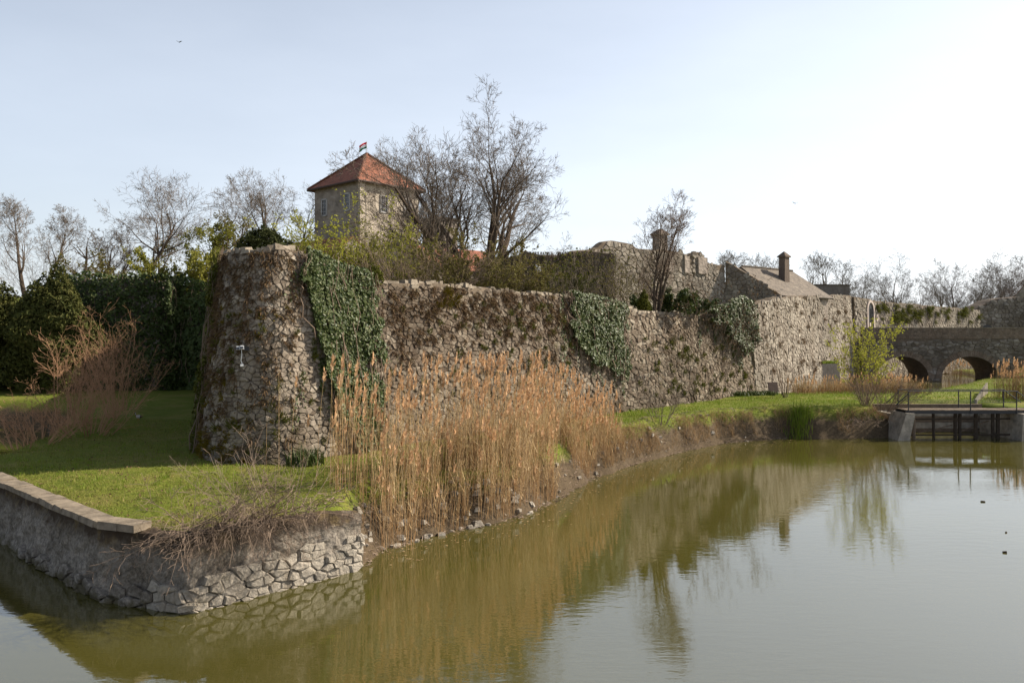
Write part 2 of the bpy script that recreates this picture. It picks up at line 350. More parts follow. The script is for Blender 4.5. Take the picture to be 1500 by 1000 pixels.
CASTLE = [(-23.6,63),(-16.4,44.9),(-10.9,29.8),(-9.6,27.6),(-8.8,27.1),(-7.9,27.4),(-5.4,30.3),(2.1,39.5),(9.8,49.1),(17.1,58.2),(21.4,64.1),(29,75),(36.3,85.6),(49.5,96.8),(62.5,107.8),(70,150),(-90,150),(-90,63.5),(-40,63)]
CHAN = [(19,59.5),(32.7,63.5),(41,74),(50.5,86),(56,100),(44,100),(37.5,84),(27,70)]
def sdist(x, y, poly):
    """signed distance, negative inside"""
    d = np.full(x.shape, 1e18); ins = np.zeros(x.shape, bool); n = len(poly)
    for i in range(n):
        ax, ay = poly[i]; bx, by = poly[(i+1) % n]; ex, ey = bx-ax, by-ay
        t = np.clip(((x-ax)*ex+(y-ay)*ey)/(ex*ex+ey*ey+1e-12), 0, 1)
        d = np.minimum(d, (x-ax-ex*t)**2+(y-ay-ey*t)**2)
        if ay != by:
            ins ^= ((ay > y) != (by > y)) & (x < ex*(y-ay)/(by-ay)+ax)
    d = np.sqrt(d); return np.where(ins, -d, d)
def qdist(x, y):
    d = np.full(x.shape, 1e18)
    for i in range(len(QUAY)-1):
        ax, ay = QUAY[i]; bx, by = QUAY[i+1]; ex, ey = bx-ax, by-ay
        t = np.clip(((x-ax)*ex+(y-ay)*ey)/(ex*ex+ey*ey), 0, 1); d = np.minimum(d, (x-ax-ex*t)**2+(y-ay-ey*t)**2)
    return np.sqrt(d)
def sstep(a, b, x):
    t = np.clip((x-a)/(b-a), 0, 1); return t*t*(3-2*t)
def ground(x, y):
    x = np.asarray(x, float); y = np.asarray(y, float)
    s = sdist(x, y, SHORE)
    base = 1.70+.22*(fbm(x*.25, y*.25, 3)-.5)+.1*(fbm(x*1.1, y*1.1, 5)-.5)
    base = base-.35*sstep(58, 75, y)*(x > 5)
    base = np.where(qdist(x, y) < 1.3, np.minimum(base, 1.64), base)
    inner = -s+.9*(fbm(x*.7, y*.7, 9)-.5)
    slope = -.9+(base+.9)*sstep(-.75, 1.15, inner)
    q = qdist(x, y); hard = (q < 2.6) & (s < .6) & ~((x > -4.4) & (y > 20.3))
    hardz = np.where(s < -.30, base, -1.2)
    hz = np.where(q < 1.6, hardz, hardz*(1-(q-1.6))+slope*(q-1.6))
    z = np.where(hard, hz, slope)
    basin = (x > 22.0) & (x < 29.0) & (y > 44) & (y < 49.3); z = np.where(basin, -1.0, z)
    c = sdist(x, y, CHAN); z = np.where(c < 1.2, np.minimum(z, .1+1.3*sstep(-.6, 1.2, c)), z)
    k = sdist(x, y, CASTLE); zi = 6.9+1.6*sstep(2, 25, -k)+.5*(fbm(x*.2, y*.2, 21)-.5)
    zi = zi+1.5*sstep(50, 75, y)*sstep(-5, -25, x)
    nose = np.exp(-((x+9)**2+(y-28.5)**2)/30); zi = zi+1.3*nose
    z = np.where(k < 0, z+(zi-z)*sstep(0, .35, -k), z)
    return z
gx = np.concatenate([[-500,-250,-140,-90], np.arange(-70,-30,2.), np.arange(-30,32,.3), np.arange(32,75,1.0), [76,80,90,120,180,300,500]])
gy = np.concatenate([np.arange(15,52,.3), np.arange(52,110,.8), [112,116,122,130,145,170,220,300,420,600]])
X, Y = np.meshgrid(gx, gy); Z = ground(X, Y)
ny, nx = X.shape; ii = np.arange(ny*nx).reshape(ny, nx)
quad = np.stack([ii[:-1,:-1], ii[:-1,1:], ii[1:,1:], ii[1:,:-1]], -1).reshape(-1, 4)
keep = ~(Z.ravel()[quad] < -.85).all(1)
g_ = mk('ground', np.stack([X, Y, Z], -1).reshape(-1, 3), quad[keep], M['turf'], smooth=True); tag(g_, kind='structure')
wv = np.array([(-600,-60,0),(600,-60,0),(600,62,0),(-600,62,0)], float)
tag(mk('moat_water', wv, np.array([(0,1,2,3)]), M['water']), kind='structure')
cw = np.array([(15,58,.93),(34,61,.93),(60,90,.93),(58,104,.93),(40,104,.93),(24,72,.93)], float)
tag(mk('channel_water', cw, [np.array([(0,1,2,3,4,5)])], M['water']), kind='structure')
bedv = np.array([(-600,-60,-1.1),(600,-60,-1.1),(600,62,-1.1),(-600,62,-1.1)], float)
tag(mk('moat_bed', bedv, np.array([(0,1,2,3)]), M['wood_dark']), kind='structure')

# ------------------------------------------------------------------ stone walls
class Path:
    def __init__(s, pts, smooth=True, step=.2, closed=False):
        P = np.array(pts, float)
        if smooth == 'lin':
            Q = np.concatenate([np.linspace(P[i], P[i+1], max(2, int(np.linalg.norm(P[i+1]-P[i])/.12)), endpoint=False) for i in range(len(P)-1)]+[P[-1:]])
            Qp = np.concatenate([np.repeat(Q[:1], 1, 0), Q, np.repeat(Q[-1:], 1, 0)]); P = np.stack([np.convolve(Qp[:, k], np.ones(3)/3, 'valid') for k in (0, 1)], 1)
        elif smooth:
            out = []
            n = len(P)
            for i in range(n-1):
                p0, p1, p2, p3 = P[max(i-1, 0)], P[i], P[i+1], P[min(i+2, n-1)]
                m = max(2, int(np.linalg.norm(p2-p1)/step)); t = np.linspace(0, 1, m, endpoint=False)[:, None]
                a = np.linalg.norm(p2-p1); t1 = (p2-p0)/max(np.linalg.norm(p2-p0), 1e-6)*a; t2 = (p3-p1)/max(np.linalg.norm(p3-p1), 1e-6)*a
                out.append((2*t**3-3*t**2+1)*p1+(t**3-2*t**2+t)*t1+(-2*t**3+3*t**2)*p2+(t**3-t**2)*t2)
            P = np.concatenate(out+[P[-1:]])
        s.P = P; d = np.linalg.norm(np.diff(P, axis=0), axis=1); s.s = np.concatenate([[0], np.cumsum(d)]); s.L = s.s[-1]
        T = np.gradient(P, axis=0) if smooth else np.vstack([np.diff(P, axis=0), P[-1:]-P[-2:-1]])
        T /= np.linalg.norm(T, axis=1, keepdims=True); s.N = np.stack([T[:, 1], -T[:, 0]], 1)
    def map(s, u, z, h, zb=1.2, batter=0):
        u = np.asarray(u, float); p = np.stack([np.interp(u, s.s, s.P[:, i]) for i in (0, 1)], -1)
        n = np.stack([np.interp(u, s.s, s.N[:, i]) for i in (0, 1)], -1); n /= np.maximum(np.linalg.norm(n, axis=-1, keepdims=True), 1e-9)
        q = p+n*(np.asarray(h)-batter*(np.asarray(z)-zb))[..., None]
        return np.concatenate([q, np.asarray(z, float)[..., None]], -1)
    def near(s, x, y):
        i = np.argmin((s.P[:, 0]-x)**2+(s.P[:, 1]-y)**2); return s.s[i]
def voronoi_stones(u0, u1, v0, v1, su, sv, seed, inside=None, drop=.22, jit=.42):
    g = random.Random(seed); nu, nv = int((u1-u0)/su)+3, int((v1-v0)/sv)+3
    pts = {}
    for i in range(-1, nu):
        for j in range(-1, nv):
            p_ = (u0+(i+.5+g.uniform(-jit, jit)+(.5 if j % 2 else 0))*su, v0+(j+.5+g.uniform(-jit*.85, jit*.85))*sv)
            if g.random() > drop: pts[i, j] = p_
    asp = su/sv; out = []
    for i in range(0, nu-1):
        for j in range(0, nv-1):
            if (i, j) not in pts: continue
            cx, cy = pts[i, j]
            if not (u0 <= cx <= u1 and v0 <= cy <= v1): continue
            if inside and not inside(cx, cy): continue
            poly = [(-1.3*su, -1.3*su), (1.3*su, -1.3*su), (1.3*su, 1.3*su), (-1.3*su, 1.3*su)]
            for di in (-2, -1, 0, 1, 2):
                for dj in (-2, -1, 0, 1, 2):
                    q = pts.get((i+di, j+dj))
                    if q is None or (di == 0 and dj == 0): continue
                    qx, qy = q[0]-cx, (q[1]-cy)*asp; lim = (qx*qx+qy*qy)/2
                    new = []; m = len(poly)
                    for a in range(m):
                        x1, y1 = poly[a]; x2, y2 = poly[(a+1) % m]; d1 = x1*qx+y1*qy-lim; d2 = x2*qx+y2*qy-lim
                        if d1 <= 0: new.append((x1, y1))
                        if (d1 < 0 < d2) or (d2 < 0 < d1):
                            t = d1/(d1-d2); new.append((x1+(x2-x1)*t, y1+(y2-y1)*t))
                    poly = new
                    if len(poly) < 3: break
                if len(poly) < 3: break
            # drop slivers
            pl = []
            for a in poly:
                if not pl or (a[0]-pl[-1][0])**2+(a[1]-pl[-1][1])**2 > (.12*su)**2: pl.append(a)
            if len(pl) >= 3: out.append((cx, cy, [(a, b/asp) for a, b in pl]))
    return out
def stone_geo(st, mapf, depth, seed, gap=.1, rough=.05):
    """each stone -> (V, quads, top) in world space; mapf(u,z,h)"""
    g = random.Random(seed); res = []
    U = []; Zv = []; H = []; meta = []
    for cx, cy, pl in st:
        n = len(pl); d = depth*g.uniform(.35, 1.25); tx, ty = g.uniform(-.35, .35), g.uniform(-.35, .35)
        for ring, (sc, hh) in enumerate(((1-gap*.6, -.5), (1-gap, .62), (g.uniform(.66, .8), 1.0))):
            for a, b in pl:
                j = 1+g.uniform(-rough, rough)
                U.append(cx+a*sc*j); Zv.append(cy+b*sc*j)
                H.append(hh*d if hh < 0 else hh*d*(1+g.uniform(-.15, .15))+(a*tx+b*ty)*.3)
        meta.append(n)
    V = mapf(np.array(U), np.array(Zv), np.array(H)); k = 0
    for n in meta:
        i = np.arange(n); j = (i+1) % n
        res.append((V[k:k+3*n], [np.concatenate([np.stack([i, j, j+n, i+n], 1), np.stack([i+n, j+n, j+2*n, i+2*n], 1)]), np.array([list(range(2*n, 3*n))])])); k += 3*n
    return res
def joined(stones):
    g = G()
    for v, f in stones: g.add(v, f)
    return g
def wall_core(path, s0, s1, zb, ztf, thick, batter, zref, mat, name, parent=None, ds=.5, rough=.06, rows=12, seed=1, fq=1.7):
    n = max(2, int((s1-s0)/ds)); u = np.linspace(s0, s1, n+1); t = np.linspace(0, 1, rows+1)
    zt = ztf(u); UU, TT = np.meshgrid(u, t, indexing='ij'); ZZ = zb+(zt[:, None]-zb)*TT
    hn = rough*(fbm(UU*fq, ZZ*fq*1.3, seed)-.5)*2
    Fr = path.map(UU, ZZ, hn-.02, zref, batter)
    top = path.map(u, zt+.02, -thick*.5-0*u, zref, batter*.9)[:, None]; top[:, 0, 2] += .05
    bk = path.map(u, zt-.05, -thick-0*u, zref, batter*.6)[:, None]; bb = path.map(u, zb+0*u, -thick-0*u, zref, 0)[:, None]
    A = np.concatenate([Fr, top, bk, bb], 1); m = A.shape[1]; ii = np.arange((n+1)*m).reshape(n+1, m)
    q = np.stack([ii[:-1, :-1], ii[1:, :-1], ii[1:, 1:], ii[:-1, 1:]], -1).reshape(-1, 4)
    caps = np.array([ii[0, ::-1].tolist(), ii[-1].tolist()])
    return mk(name, A.reshape(-1, 3), [q, caps], mat, parent)

# --- bastion and curtain along the moat
P1 = Path(WALLPTS)
S_flank = P1.near(-11.6, 29.6); S_nose0 = P1.near(-11.0, 28.0); S_nose = P1.near(-8.9, 25.95); S_r = P1.near(-6.6, 27.4)
def s_px(path, px):
    i = np.argmin(np.abs((path.P[:, 0]/path.P[:, 1]*F+750)-px)+1e3*(path.s < S_nose if path is P1 else 0)); return path.s[i]
kp = [(0, 9.6), (S_flank-6, 9.3), (S_nose0, 8.75), (S_r, 8.85), (s_px(P1, 470), 8.75), (s_px(P1, 556), 8.0), (s_px(P1, 575), 7.93), (s_px(P1, 690), 8.0), (s_px(P1, 830), 7.85), (s_px(P1, 905), 7.55), (s_px(P1, 950), 7.2), (s_px(P1, 1020), 7.15), (P1.L, 7.35)]
def zt1(u): return np.interp(u, [a for a, b in kp], [b for a, b in kp])+.16*(fbm(np.asarray(u)*1.3, 0*np.asarray(u), 4)-.5)*2
B1 = .115
map1 = lambda u, z, h: P1.map(u, z, h, 1.2, B1)
bast = thing('bastion_wall', 'weathered rubble stone bastion and moat wall with rounded sloping nose above the lawn', 'wall', (-8.9, 26.4, 1.5))
wall_core(P1, 0, P1.L, .9, zt1, 1.1, B1, 1.2, M['mortar'], 'core', bast, seed=2)
S_far = s_px(P1, 900); ins1 = lambda u, v: v < zt1(u)-.12
st = voronoi_stones(S_flank-7, S_nose-2.4, 1.2, 9.6, .30, .2, 7, inside=ins1)+voronoi_stones(S_nose-2.4, S_far, 1.2, 9.2, .20, .135, 5, inside=ins1, drop=.3)+voronoi_stones(S_far, P1.L, 1.2, 8.0, .27, .18, 6, inside=ins1, drop=.3)
geo = stone_geo(st, map1, .085, 6, .05, .12)
cen = np.array([g[0].mean(0) for g in geo]); okv = np.array([s[0] > S_nose-2.2 for s in st])
dist = np.where(okv, np.hypot(cen[:, 0], cen[:, 1]), 1e9); near = set(np.argsort(dist)[:300].tolist())
isn = np.array([s[0] < S_r+.9 for s in st])
rest_n, rest = G(), G()
for i, (v, f) in enumerate(geo):
    if i in near: mk('stone', v, f, M['stone_nose'] if isn[i] else M['stone'], bast)
    else: (rest_n if isn[i] else rest).add(v, f)
tag(rest_n.build('rubble_stones', M['stone_nose'], bast), kind='stuff')
tag(rest.build('rubble_stones', M['stone'], bast), kind='stuff')
# capping stones along the top edge
u = S_nose0
gcap = random.Random(3)
while u < P1.L-.3:
    wd = gcap.uniform(.2, .42); z = float(zt1(np.array([u+wd/2]))[0]); hh = gcap.uniform(.09, .2); dp = gcap.uniform(.3, .5)
    if gcap.random() > .1:
        c = P1.map(np.array([u+wd/2]), np.array([z+hh/2-.05]), np.array([-.18+gcap.uniform(-.06, .05)]), 1.2, B1)[0]; nrm = [np.interp(u+wd/2, P1.s, P1.N[:, k]) for k in (0, 1)]
        v, f = box(c, (wd*.93, dp, hh), -math.atan2(nrm[0], -nrm[1])*-1+gcap.uniform(-.12, .12), gcap.uniform(.72, .9))
        v += np.array([[gcap.uniform(-.03, .03) for _ in range(3)] for _ in range(8)]); mk('capstone', v, f, M['stone'], bast)
    u += wd

# --- second curtain up to the gate, gate wall, ruins
def simple_wall(name, label, pts, zb, ztf, thick, batter, su, sv, mat, mort, seed, depth=.07, smooth=False, skip=None, cat='wall', start=0, group=None):
    P = Path(pts, smooth); t = thing(name, label, cat, (*pts[0], zb))
    wall_core(P, 0, P.L, zb, ztf, thick, batter, zb, mort, 'core', t, seed=seed, ds=.6, rows=8, rough=.04)
    zmax = float(ztf(np.linspace(0, P.L, 60)).max())
    s_ = voronoi_stones(start, P.L, zb, zmax, su, sv, seed, inside=lambda a, b: b < float(ztf(np.array([a]))[0])-.05 and not (skip and skip(a, b)))
    tag(joined(stone_geo(s_, lambda a, b, c: P.map(a, b, c, zb, batter), depth, seed)).build('rubble_stones', mat, t), kind='stuff')
    return t, P
def zt3(u): return np.interp(u, [0, 6, 20, 30, 34], [8.0, 8.7, 9.5, 9.9, 10.0])+.14*(fbm(np.asarray(u)*1.1, 0*np.asarray(u), 8)-.5)*2
w3, P3 = simple_wall('curtain_wall', 'tall grey rubble curtain wall running from ivy clad corner to the stone bridge', W3PTS, .9, zt3, 1.2, .06, .40, .28, M['stone_grey'], M['mortar'], 31)
def ztg(u): return np.interp(u, [0, 1.2, 1.3, 6, 20, 34], [9.9, 9.9, 9.75, 9.5, 9.3, 9.1])+.15*(fbm(np.asarray(u)*.9, 0*np.asarray(u), 12)-.5)*2
GS = 3.5
def gate_skip(a, b): return abs(a-GS) < .78 and b < 8.45+math.sqrt(max(0, .78**2-(a-GS)**2))*1.0
gw, PG = simple_wall('gate_wall', 'sunlit stone gate wall with pale pointed arch at the end of the bridge', GATEPTS, 1.0, ztg, 1.0, .02, .42, .28, M['stone_grey'], M['mortar'], 41, skip=gate_skip)
# arch surround, flat black sheet painted as the shade inside, and iron leaf
def gpt(a, z, h): return PG.map(np.array([a]), np.array([z]), np.array([h]), 1.0, .02)[0]
gz0 = 5.75
prof = [(-.62, gz0)]+[(-.62, z) for z in (6.6, 7.6, 8.3)]+[(-.62*math.cos(t), 8.4+.95*math.sin(t)**.9) for t in np.linspace(.12, math.pi-.12, 13)]+[(.62, 8.3), (.62, 7.6), (.62, 6.6), (.62, gz0)]
for i in range(len(prof)-1):
    (a0, z0), (a1, z1) = prof[i], prof[i+1]; e = 1.36
    def out(a, z): return (a*e, z) if z < 8.35 else (a*e, 8.4+(z-8.4)*1.28)
    (b0, y0), (b1, y1) = out(a0, z0), out(a1, z1)
    v = [gpt(GS+p, q, h) for h in (-.15, .13) for p, q in ((a0, z0), (a1, z1), (b1, y1), (b0, y0))]
    mk('arch_stone', v, np.array([(0,1,2,3),(7,6,5,4),(0,4,5,1),(1,5,6,2),(2,6,7,3),(3,7,4,0)]), M['trim'], gw)
pas = [gpt(GS+p, q, .035) for p, q in prof]; mk('passage_shade', pas, [np.array([list(range(len(prof)))])], M['black'], gw)
leaf = G()
for k in range(5): leaf.add(*bar(gpt(GS+.05+k*.12, gz0, .07), gpt(GS+.05+k*.12, 8.7, .07), .022, 5))
for z in (6.2, 7.1, 8.0): leaf.add(*bar(gpt(GS, z, .07), gpt(GS+.58, z, .07), .025, 5))
leaf.build('iron_gate', M['iron'], gw)
v = [gpt(GS+p, q, h) for h in (.05, .12) for p, q in ((-.35, 6.75), (-.05, 6.75), (-.05, 7.15), (-.35, 7.15))]
mk('notice', v, np.array([(0,1,2,3),(7,6,5,4),(0,4,5,1),(1,5,6,2),(2,6,7,3),(3,7,4,0)]), M['trim'], gw)
v = [gpt(GS+p, q, h) for h in (.05, .15) for p, q in ((1.22, 7.35), (1.58, 7.35), (1.58, 8.1), (1.22, 8.1))]
pl_ = mk('plaque', v, np.array([(0,1,2,3),(7,6,5,4),(0,4,5,1),(1,5,6,2),(2,6,7,3),(3,7,4,0)]), M['trim'], gw)
v = [gpt(GS+1.40+.11*math.cos(t), 7.75+.15*math.sin(t), .155) for t in np.linspace(0, 2*math.pi, 12, endpoint=False)]
mk('emblem', v, [np.array([list(range(12))])], M['rust'], pl_)

def ztr(u):
    u = np.asarray(u, float); z = np.interp(u, [0, 2.2, 3.0, 4.2, 6.2, 6.3, 9.6, 9.7, 12.6, 12.7, 13.4, 13.5, 15.2, 15.3, 17.5], [12.0, 12.2, 12.9, 13.1, 12.9, 12.7, 12.6, 12.75, 12.75, 12.3, 12.3, 12.85, 12.85, 12.0, 11.9])
    return z+.1*(fbm(u*1.4, 0*u, 14)-.5)*2
ru, PR = simple_wall('ruined_wall', 'sunlit ruined castle wall with broken stepped top behind the thin bare tree', [(4.6,58.3),(18.6,69.2)], 6.6, ztr, .9, .03, .42, .30, M['stone_grey'], M['mortar'], 51, skip=lambda a, b: (13.0 < a < 13.5 and b > 11.6) or (8.1 < a < 9.1 and 8.8 < b < 9.5))
def rpt(a, z, h): return PR.map(np.array([a]), np.array([z]), np.array([h]), 6.6, .03)[0]
v = [rpt(p, q, .03) for p, q in ((8.15, 8.8), (9.05, 8.8), (9.05, 9.45), (8.15, 9.45))]; mk('window', v, np.array([(0,1,2,3)]), M['rust'], ru)  # flat dark sheet on the wall, painted as the niche's inner shade
for a0, a1, z0, z1, h0, h1 in ((12.3, 12.9, 11.0, 12.35, 0, .16), (14.0, 15.2, 11.0, 12.4, 0, .2), (10.4, 10.9, 11.0, 12.3, 0, .12)):
    v = [rpt(p, q, h) for h in (h0, h1) for p, q in ((a0, z0), (a1, z0), (a1, z1), (a0, z1))]
    mk('buttress', v, np.array([(3,2,1,0),(4,5,6,7),(1,5,4,0),(2,6,5,1),(3,7,6,2),(0,4,7,3)]), M['tower'], ru)
# free-standing chimney stack behind the thin tree
def chimney(name, label, c, wx, z0, z1, rz, mat, cap=M['tile_brown']):
    t = thing(name, label, 'chimney', (c[0], c[1], z0))
    v, f = box((c[0], c[1], (z0+z1)/2), (wx, wx*.8, z1-z0), rz, .93); mk('shaft', v, f, mat, t)
    v, f = box((c[0], c[1], z1+.06), (wx*1.22, wx*1.02, .12), rz); mk('collar', v, f, mat, t)
    v, f = box((c[0], c[1], z1+.33), (wx*1.18, wx*.98, .42), rz, .12); o = mk('cap', v, f, M['brick'], t)
    return t
chimney('chimney_stack', 'old brick chimney stack rising behind the thin bare tree', (xat(967, 66), 66.0), 1.05, 8, 14.1, R(35), M['tower'])

zsp = lambda u: np.interp(u, [0, .6, 4.6], [12.2, 11.9, 9.2])+.1*(fbm(np.asarray(u)*1.4, 0*np.asarray(u), 17)-.5)*2
simple_wall('ruin_spur', 'sloping stone spur stepping down from the ruin to the brown roof', [(18.5,69.1),(22.7,67.3)], 6.6, zsp, .8, .03, .42, .3, M['stone_grey'], M['mortar'], 56)
# vine-covered wall left of the ruin
def zv(u): return np.interp(u, [0, 7.5], [11.5, 11.9])+.3*(fbm(np.asarray(u)*.8, 0*np.asarray(u), 15)-.5)*2
vw, PV = simple_wall('garden_wall', 'dark shaded wall hung with brown vines behind the shrubs', [(-1.5,57.2),(7.6,59.2)], 6.6, zv, .8, 0, .4, .28, M['stone_grey'], M['mortar'], 61)
# far right bastion in shade
def zb_(u): return np.interp(u, [0, 2, 4, 8, 30], [8.6, 9.6, 10.6, 11.0, 11.4])+.12*(fbm(np.asarray(u)*.8, 0*np.asarray(u), 16)-.5)*2
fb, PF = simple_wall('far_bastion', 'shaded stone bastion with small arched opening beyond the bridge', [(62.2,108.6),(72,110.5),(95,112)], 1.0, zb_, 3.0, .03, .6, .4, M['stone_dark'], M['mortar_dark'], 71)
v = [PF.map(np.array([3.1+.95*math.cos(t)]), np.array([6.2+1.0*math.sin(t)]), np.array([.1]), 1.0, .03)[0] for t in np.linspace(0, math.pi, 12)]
mk('opening', v, [np.array([list(range(12))])], M['black'], fb)  # no hollow: a black half disc paints the shade under the arch
# dark terrace parapet beside the roofed building
tp = thing('terrace_block', 'low dark stone terrace block above the curtain wall', 'wall', (35.4, 89, 8.5))
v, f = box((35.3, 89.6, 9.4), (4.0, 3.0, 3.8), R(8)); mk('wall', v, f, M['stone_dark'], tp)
v, f = box((35.3, 89.6, 11.36), (4.2, 3.2, .1), R(8)); mk('coping', v, f, M['mortar_dark'], tp)

# --- roofs / buildings
def uvquad(o, uvs):
    l = o.data.uv_layers.new(name='UVMap'); l.data.foreach_set('uv', np.asarray(uvs, np.float32).ravel())
def roof_plane(name, corners, mat, parent):
    """slab with UV in metres; corners eave0, eave1, ridge1, ridge0"""
    c = np.array(corners, float); n = np.cross(c[1]-c[0], c[-1]-c[0]); n /= np.linalg.norm(n); lo = c-n*.12; k = len(c)
    V = np.concatenate([c, lo]); fs = [np.array([list(range(k))]), np.array([list(range(k, 2*k))[::-1]]), np.array([(i, i+k, (i+1) % k+k, (i+1) % k) for i in range(k)])]
    o = mk(name, V, fs, mat, parent); e = (c[1]-c[0])/np.linalg.norm(c[1]-c[0]); g = np.cross(n, e)
    co = np.concatenate([c, lo]); uv = []
    for p in o.data.polygons:
        for vi in p.vertices: uv.append(((co[vi]-c[0])@e, (co[vi]-c[0])@g))
    uvquad(o, uv); return o
# gatehouse range with brown roof
rb = thing('roofed_range', 'low castle range with weathered brown tiled roof behind the curtain wall', 'building', (22, 71, 7))
r0, r1 = np.array([20.5, 71.4, 12.0]), np.array([28.3, 78.0, 12.0]); e = (r1-r0)/np.linalg.norm(r1-r0); nrm = np.array([e[1], -e[0], 0])
def off(p, d, z): q = p+nrm*d; return (q[0], q[1], z)
hip = r1-e*1.6
roof_plane('roof', [off(r0, 3.4, 9.3), off(r1, 3.4, 9.3), tuple(hip), tuple(r0)], M['tile_brown'], rb)
roof_plane('roof', [off(r1, -3.4, 9.3), off(r0, -3.4, 9.3), tuple(r0), tuple(hip)], M['tile_brown'], rb)
roof_plane('roof', [off(r1, 3.4, 9.3), off(r1, -3.4, 9.3), tuple(hip)], M['tile_brown'], rb)
v = [off(r0, 3.0, 6.5), off(r1-e*.4, 3.0, 6.5), off(r1-e*.4, -3.0, 6.5), off(r0, -3.0, 6.5), off(r0, 3.0, 9.5), off(r1-e*.4, 3.0, 9.5), off(r1-e*.4, -3.0, 9.5), off(r0, -3.0, 9.5)]
mk('wall', v, np.array([(0,1,5,4),(1,2,6,5),(2,3,7,6),(3,0,4,7)]), M['tower'], rb)
mk('gable', [off(r0, 3.0, 9.5), off(r0, -3.0, 9.5), (r0[0], r0[1], 11.9)], np.array([(0,1,2)]), M['tower'], rb)
rg = G()
for k in range(17):
    p = r0+e*(k*.5+.2); rg.add(*bar((p[0], p[1], 12.03), tuple(p+e*.46+np.array([0, 0, .03])), .11, 6))
rg.build('ridge_tiles', M['tile_brown'], rb)
cp = r0+e*5.0+nrm*1.3
chimney('roof_chimney', 'narrow brick chimney with little tiled cap standing on the brown roof', (cp[0], cp[1]), .82, 10.4, 13.0, math.atan2(e[1], e[0]), M['brick'])

# castle tower
tw = thing('castle_tower', 'square stone castle tower with red pyramid roof and white framed windows', 'tower', (-13.9, 72.5, 8))
C0 = np.array([-13.94, 72.0]); dl = np.array([-.74, .67]); dr = np.array([.67, .74]); LL, LR = 7.0, 7.2
o_ = .45
def tpt(a, b, z): p = C0+dl*(a+o_)*1+dr*(b+o_); return (p[0], p[1], z)
zE = 20.0
cs = [(0, 0), (LL, 0), (LL, LR), (0, LR)]
v = [tpt(a, b, 7.0) for a, b in cs]+[tpt(a, b, zE+.05) for a, b in cs]
mk('wall', v, np.array([(0,4,5,1),(1,5,6,2),(2,6,7,3),(3,7,4,0)]), [M['tower'], M['tower_plaster']], tw, mi=[0, 0, 0, 1])
ec = [tpt(a, b, zE-.12) for a, b in ((-.5, -.5), (LL+.5, -.5), (LL+.5, LR+.5), (-.5, LR+.5))]; ap = tpt(LL/2, LR/2, 23.45)
for i in range(4): roof_plane('roof', [ec[(i+1) % 4], ec[i], ap], M['tile_red'], tw)
for i in range(4): V, f = bar(np.array(ec[i])+np.array([0,0,.03]), np.array(ap)+np.array([0,0,.05]), .13, 6); mk('hip_ridge', V, f, M['tile_red'], tw)
for i in range(4): V, f = bar(np.array(ec[i])-np.array([0,0,.05]), np.array(ec[(i+1) % 4])-np.array([0,0,.05]), .11, 6); mk('eaves_gutter', V, f, M['rust'], tw)
v, f = box(tpt(-.06, .28, 14.5), (.6, .3, 11), math.atan2(dr[1], dr[0])); mk('corner_strip', v, f, M['tower_plaster'], tw)
V, f = bar(tpt(-.1, .62, 8), tpt(-.1, .62, zE-.1), .07, 6); mk('downpipe', V, f, M['iron'], tw)
V, f = box(tpt(LL/2, -.05, 16.2), (LL, .12, .16), math.atan2(dl[1], dl[0])); mk('string_course', V, f, M['tower'], tw)
def tower_window(a, b, z, along, nx=2, nz=4, wd=.8, ht=1.55):
    d = dl if along == 'l' else dr; n = -dr if along == 'l' else -dl; n3 = np.array([*n, 0]); d3 = np.array([*d, 0]); c = np.array(tpt(a, b, z)); up3 = np.array([0, 0, 1.])
    def slab(cx, cz, sx, sz, h0, h1): return [c+d3*(cx+i*sx/2)+up3*(cz+k*sz/2)+n3*h for h in (h0, h1) for i, k in ((-1,-1),(1,-1),(1,1),(-1,1))]
    q = np.array([(0,1,2,3),(7,6,5,4),(0,4,5,1),(1,5,6,2),(2,6,7,3),(3,7,4,0)])
    w_ = mk('window', slab(0, 0, wd, ht, -.05, .02), q, M['glass'], tw)
    fr = G()
    for cx, cz, sx, sz in ((-wd/2, 0, .12, ht+.12), (wd/2, 0, .12, ht+.12), (0, ht/2, wd+.1, .12), (0, -ht/2, wd+.14, .14)): fr.add(slab(cx, cz, sx, sz, .0, .09), q)
    fr.build('frame', M['frame'], w_)
    bars = G()
    for i in range(1, nx+1): bars.add(slab(-wd/2+wd*i/(nx+1), 0, .035, ht, .02, .05), q)
    for k in range(1, nz): bars.add(slab(0, -ht/2+ht*k/nz, wd, .03, .02, .045), q)
    bars.build('glazing_bars', M['frame'], w_)
tower_window(5.35, 0, 18.0, 'l'); tower_window(1.75, 0, 18.15, 'l'); tower_window(0, 2.9, 18.1, 'r'); tower_window(0, 5.8, 18.1, 'r')
fl = thing('flag', 'small red white and green flag on a pole at the tower roof tip', 'flag', ap)
V, f = bar(ap, (ap[0], ap[1], ap[2]+1.25), .025, 5); mk('pole', V, f, M['white'], fl)
fm = [plain('flag_red', (.62,.03,.04), .8, .1, .1), plain('flag_white', (.78,.76,.74), .8, .1, .1), plain('flag_green', (.02,.16,.07), .8, .1, .1)]
for k in range(3):
    V = []
    for i in range(7):
        a = i/6*.95
        for j in (0, 1): V.append((ap[0]-a*.8, ap[1]+.12*math.sin(a*7+j), ap[2]+1.2-(k+j)*.21-.38*a+.05*math.sin(a*6)))
    ii = np.arange(6)*2; mk('stripe', V, np.stack([ii, ii+1, ii+3, ii+2], 1), fm[k], fl)
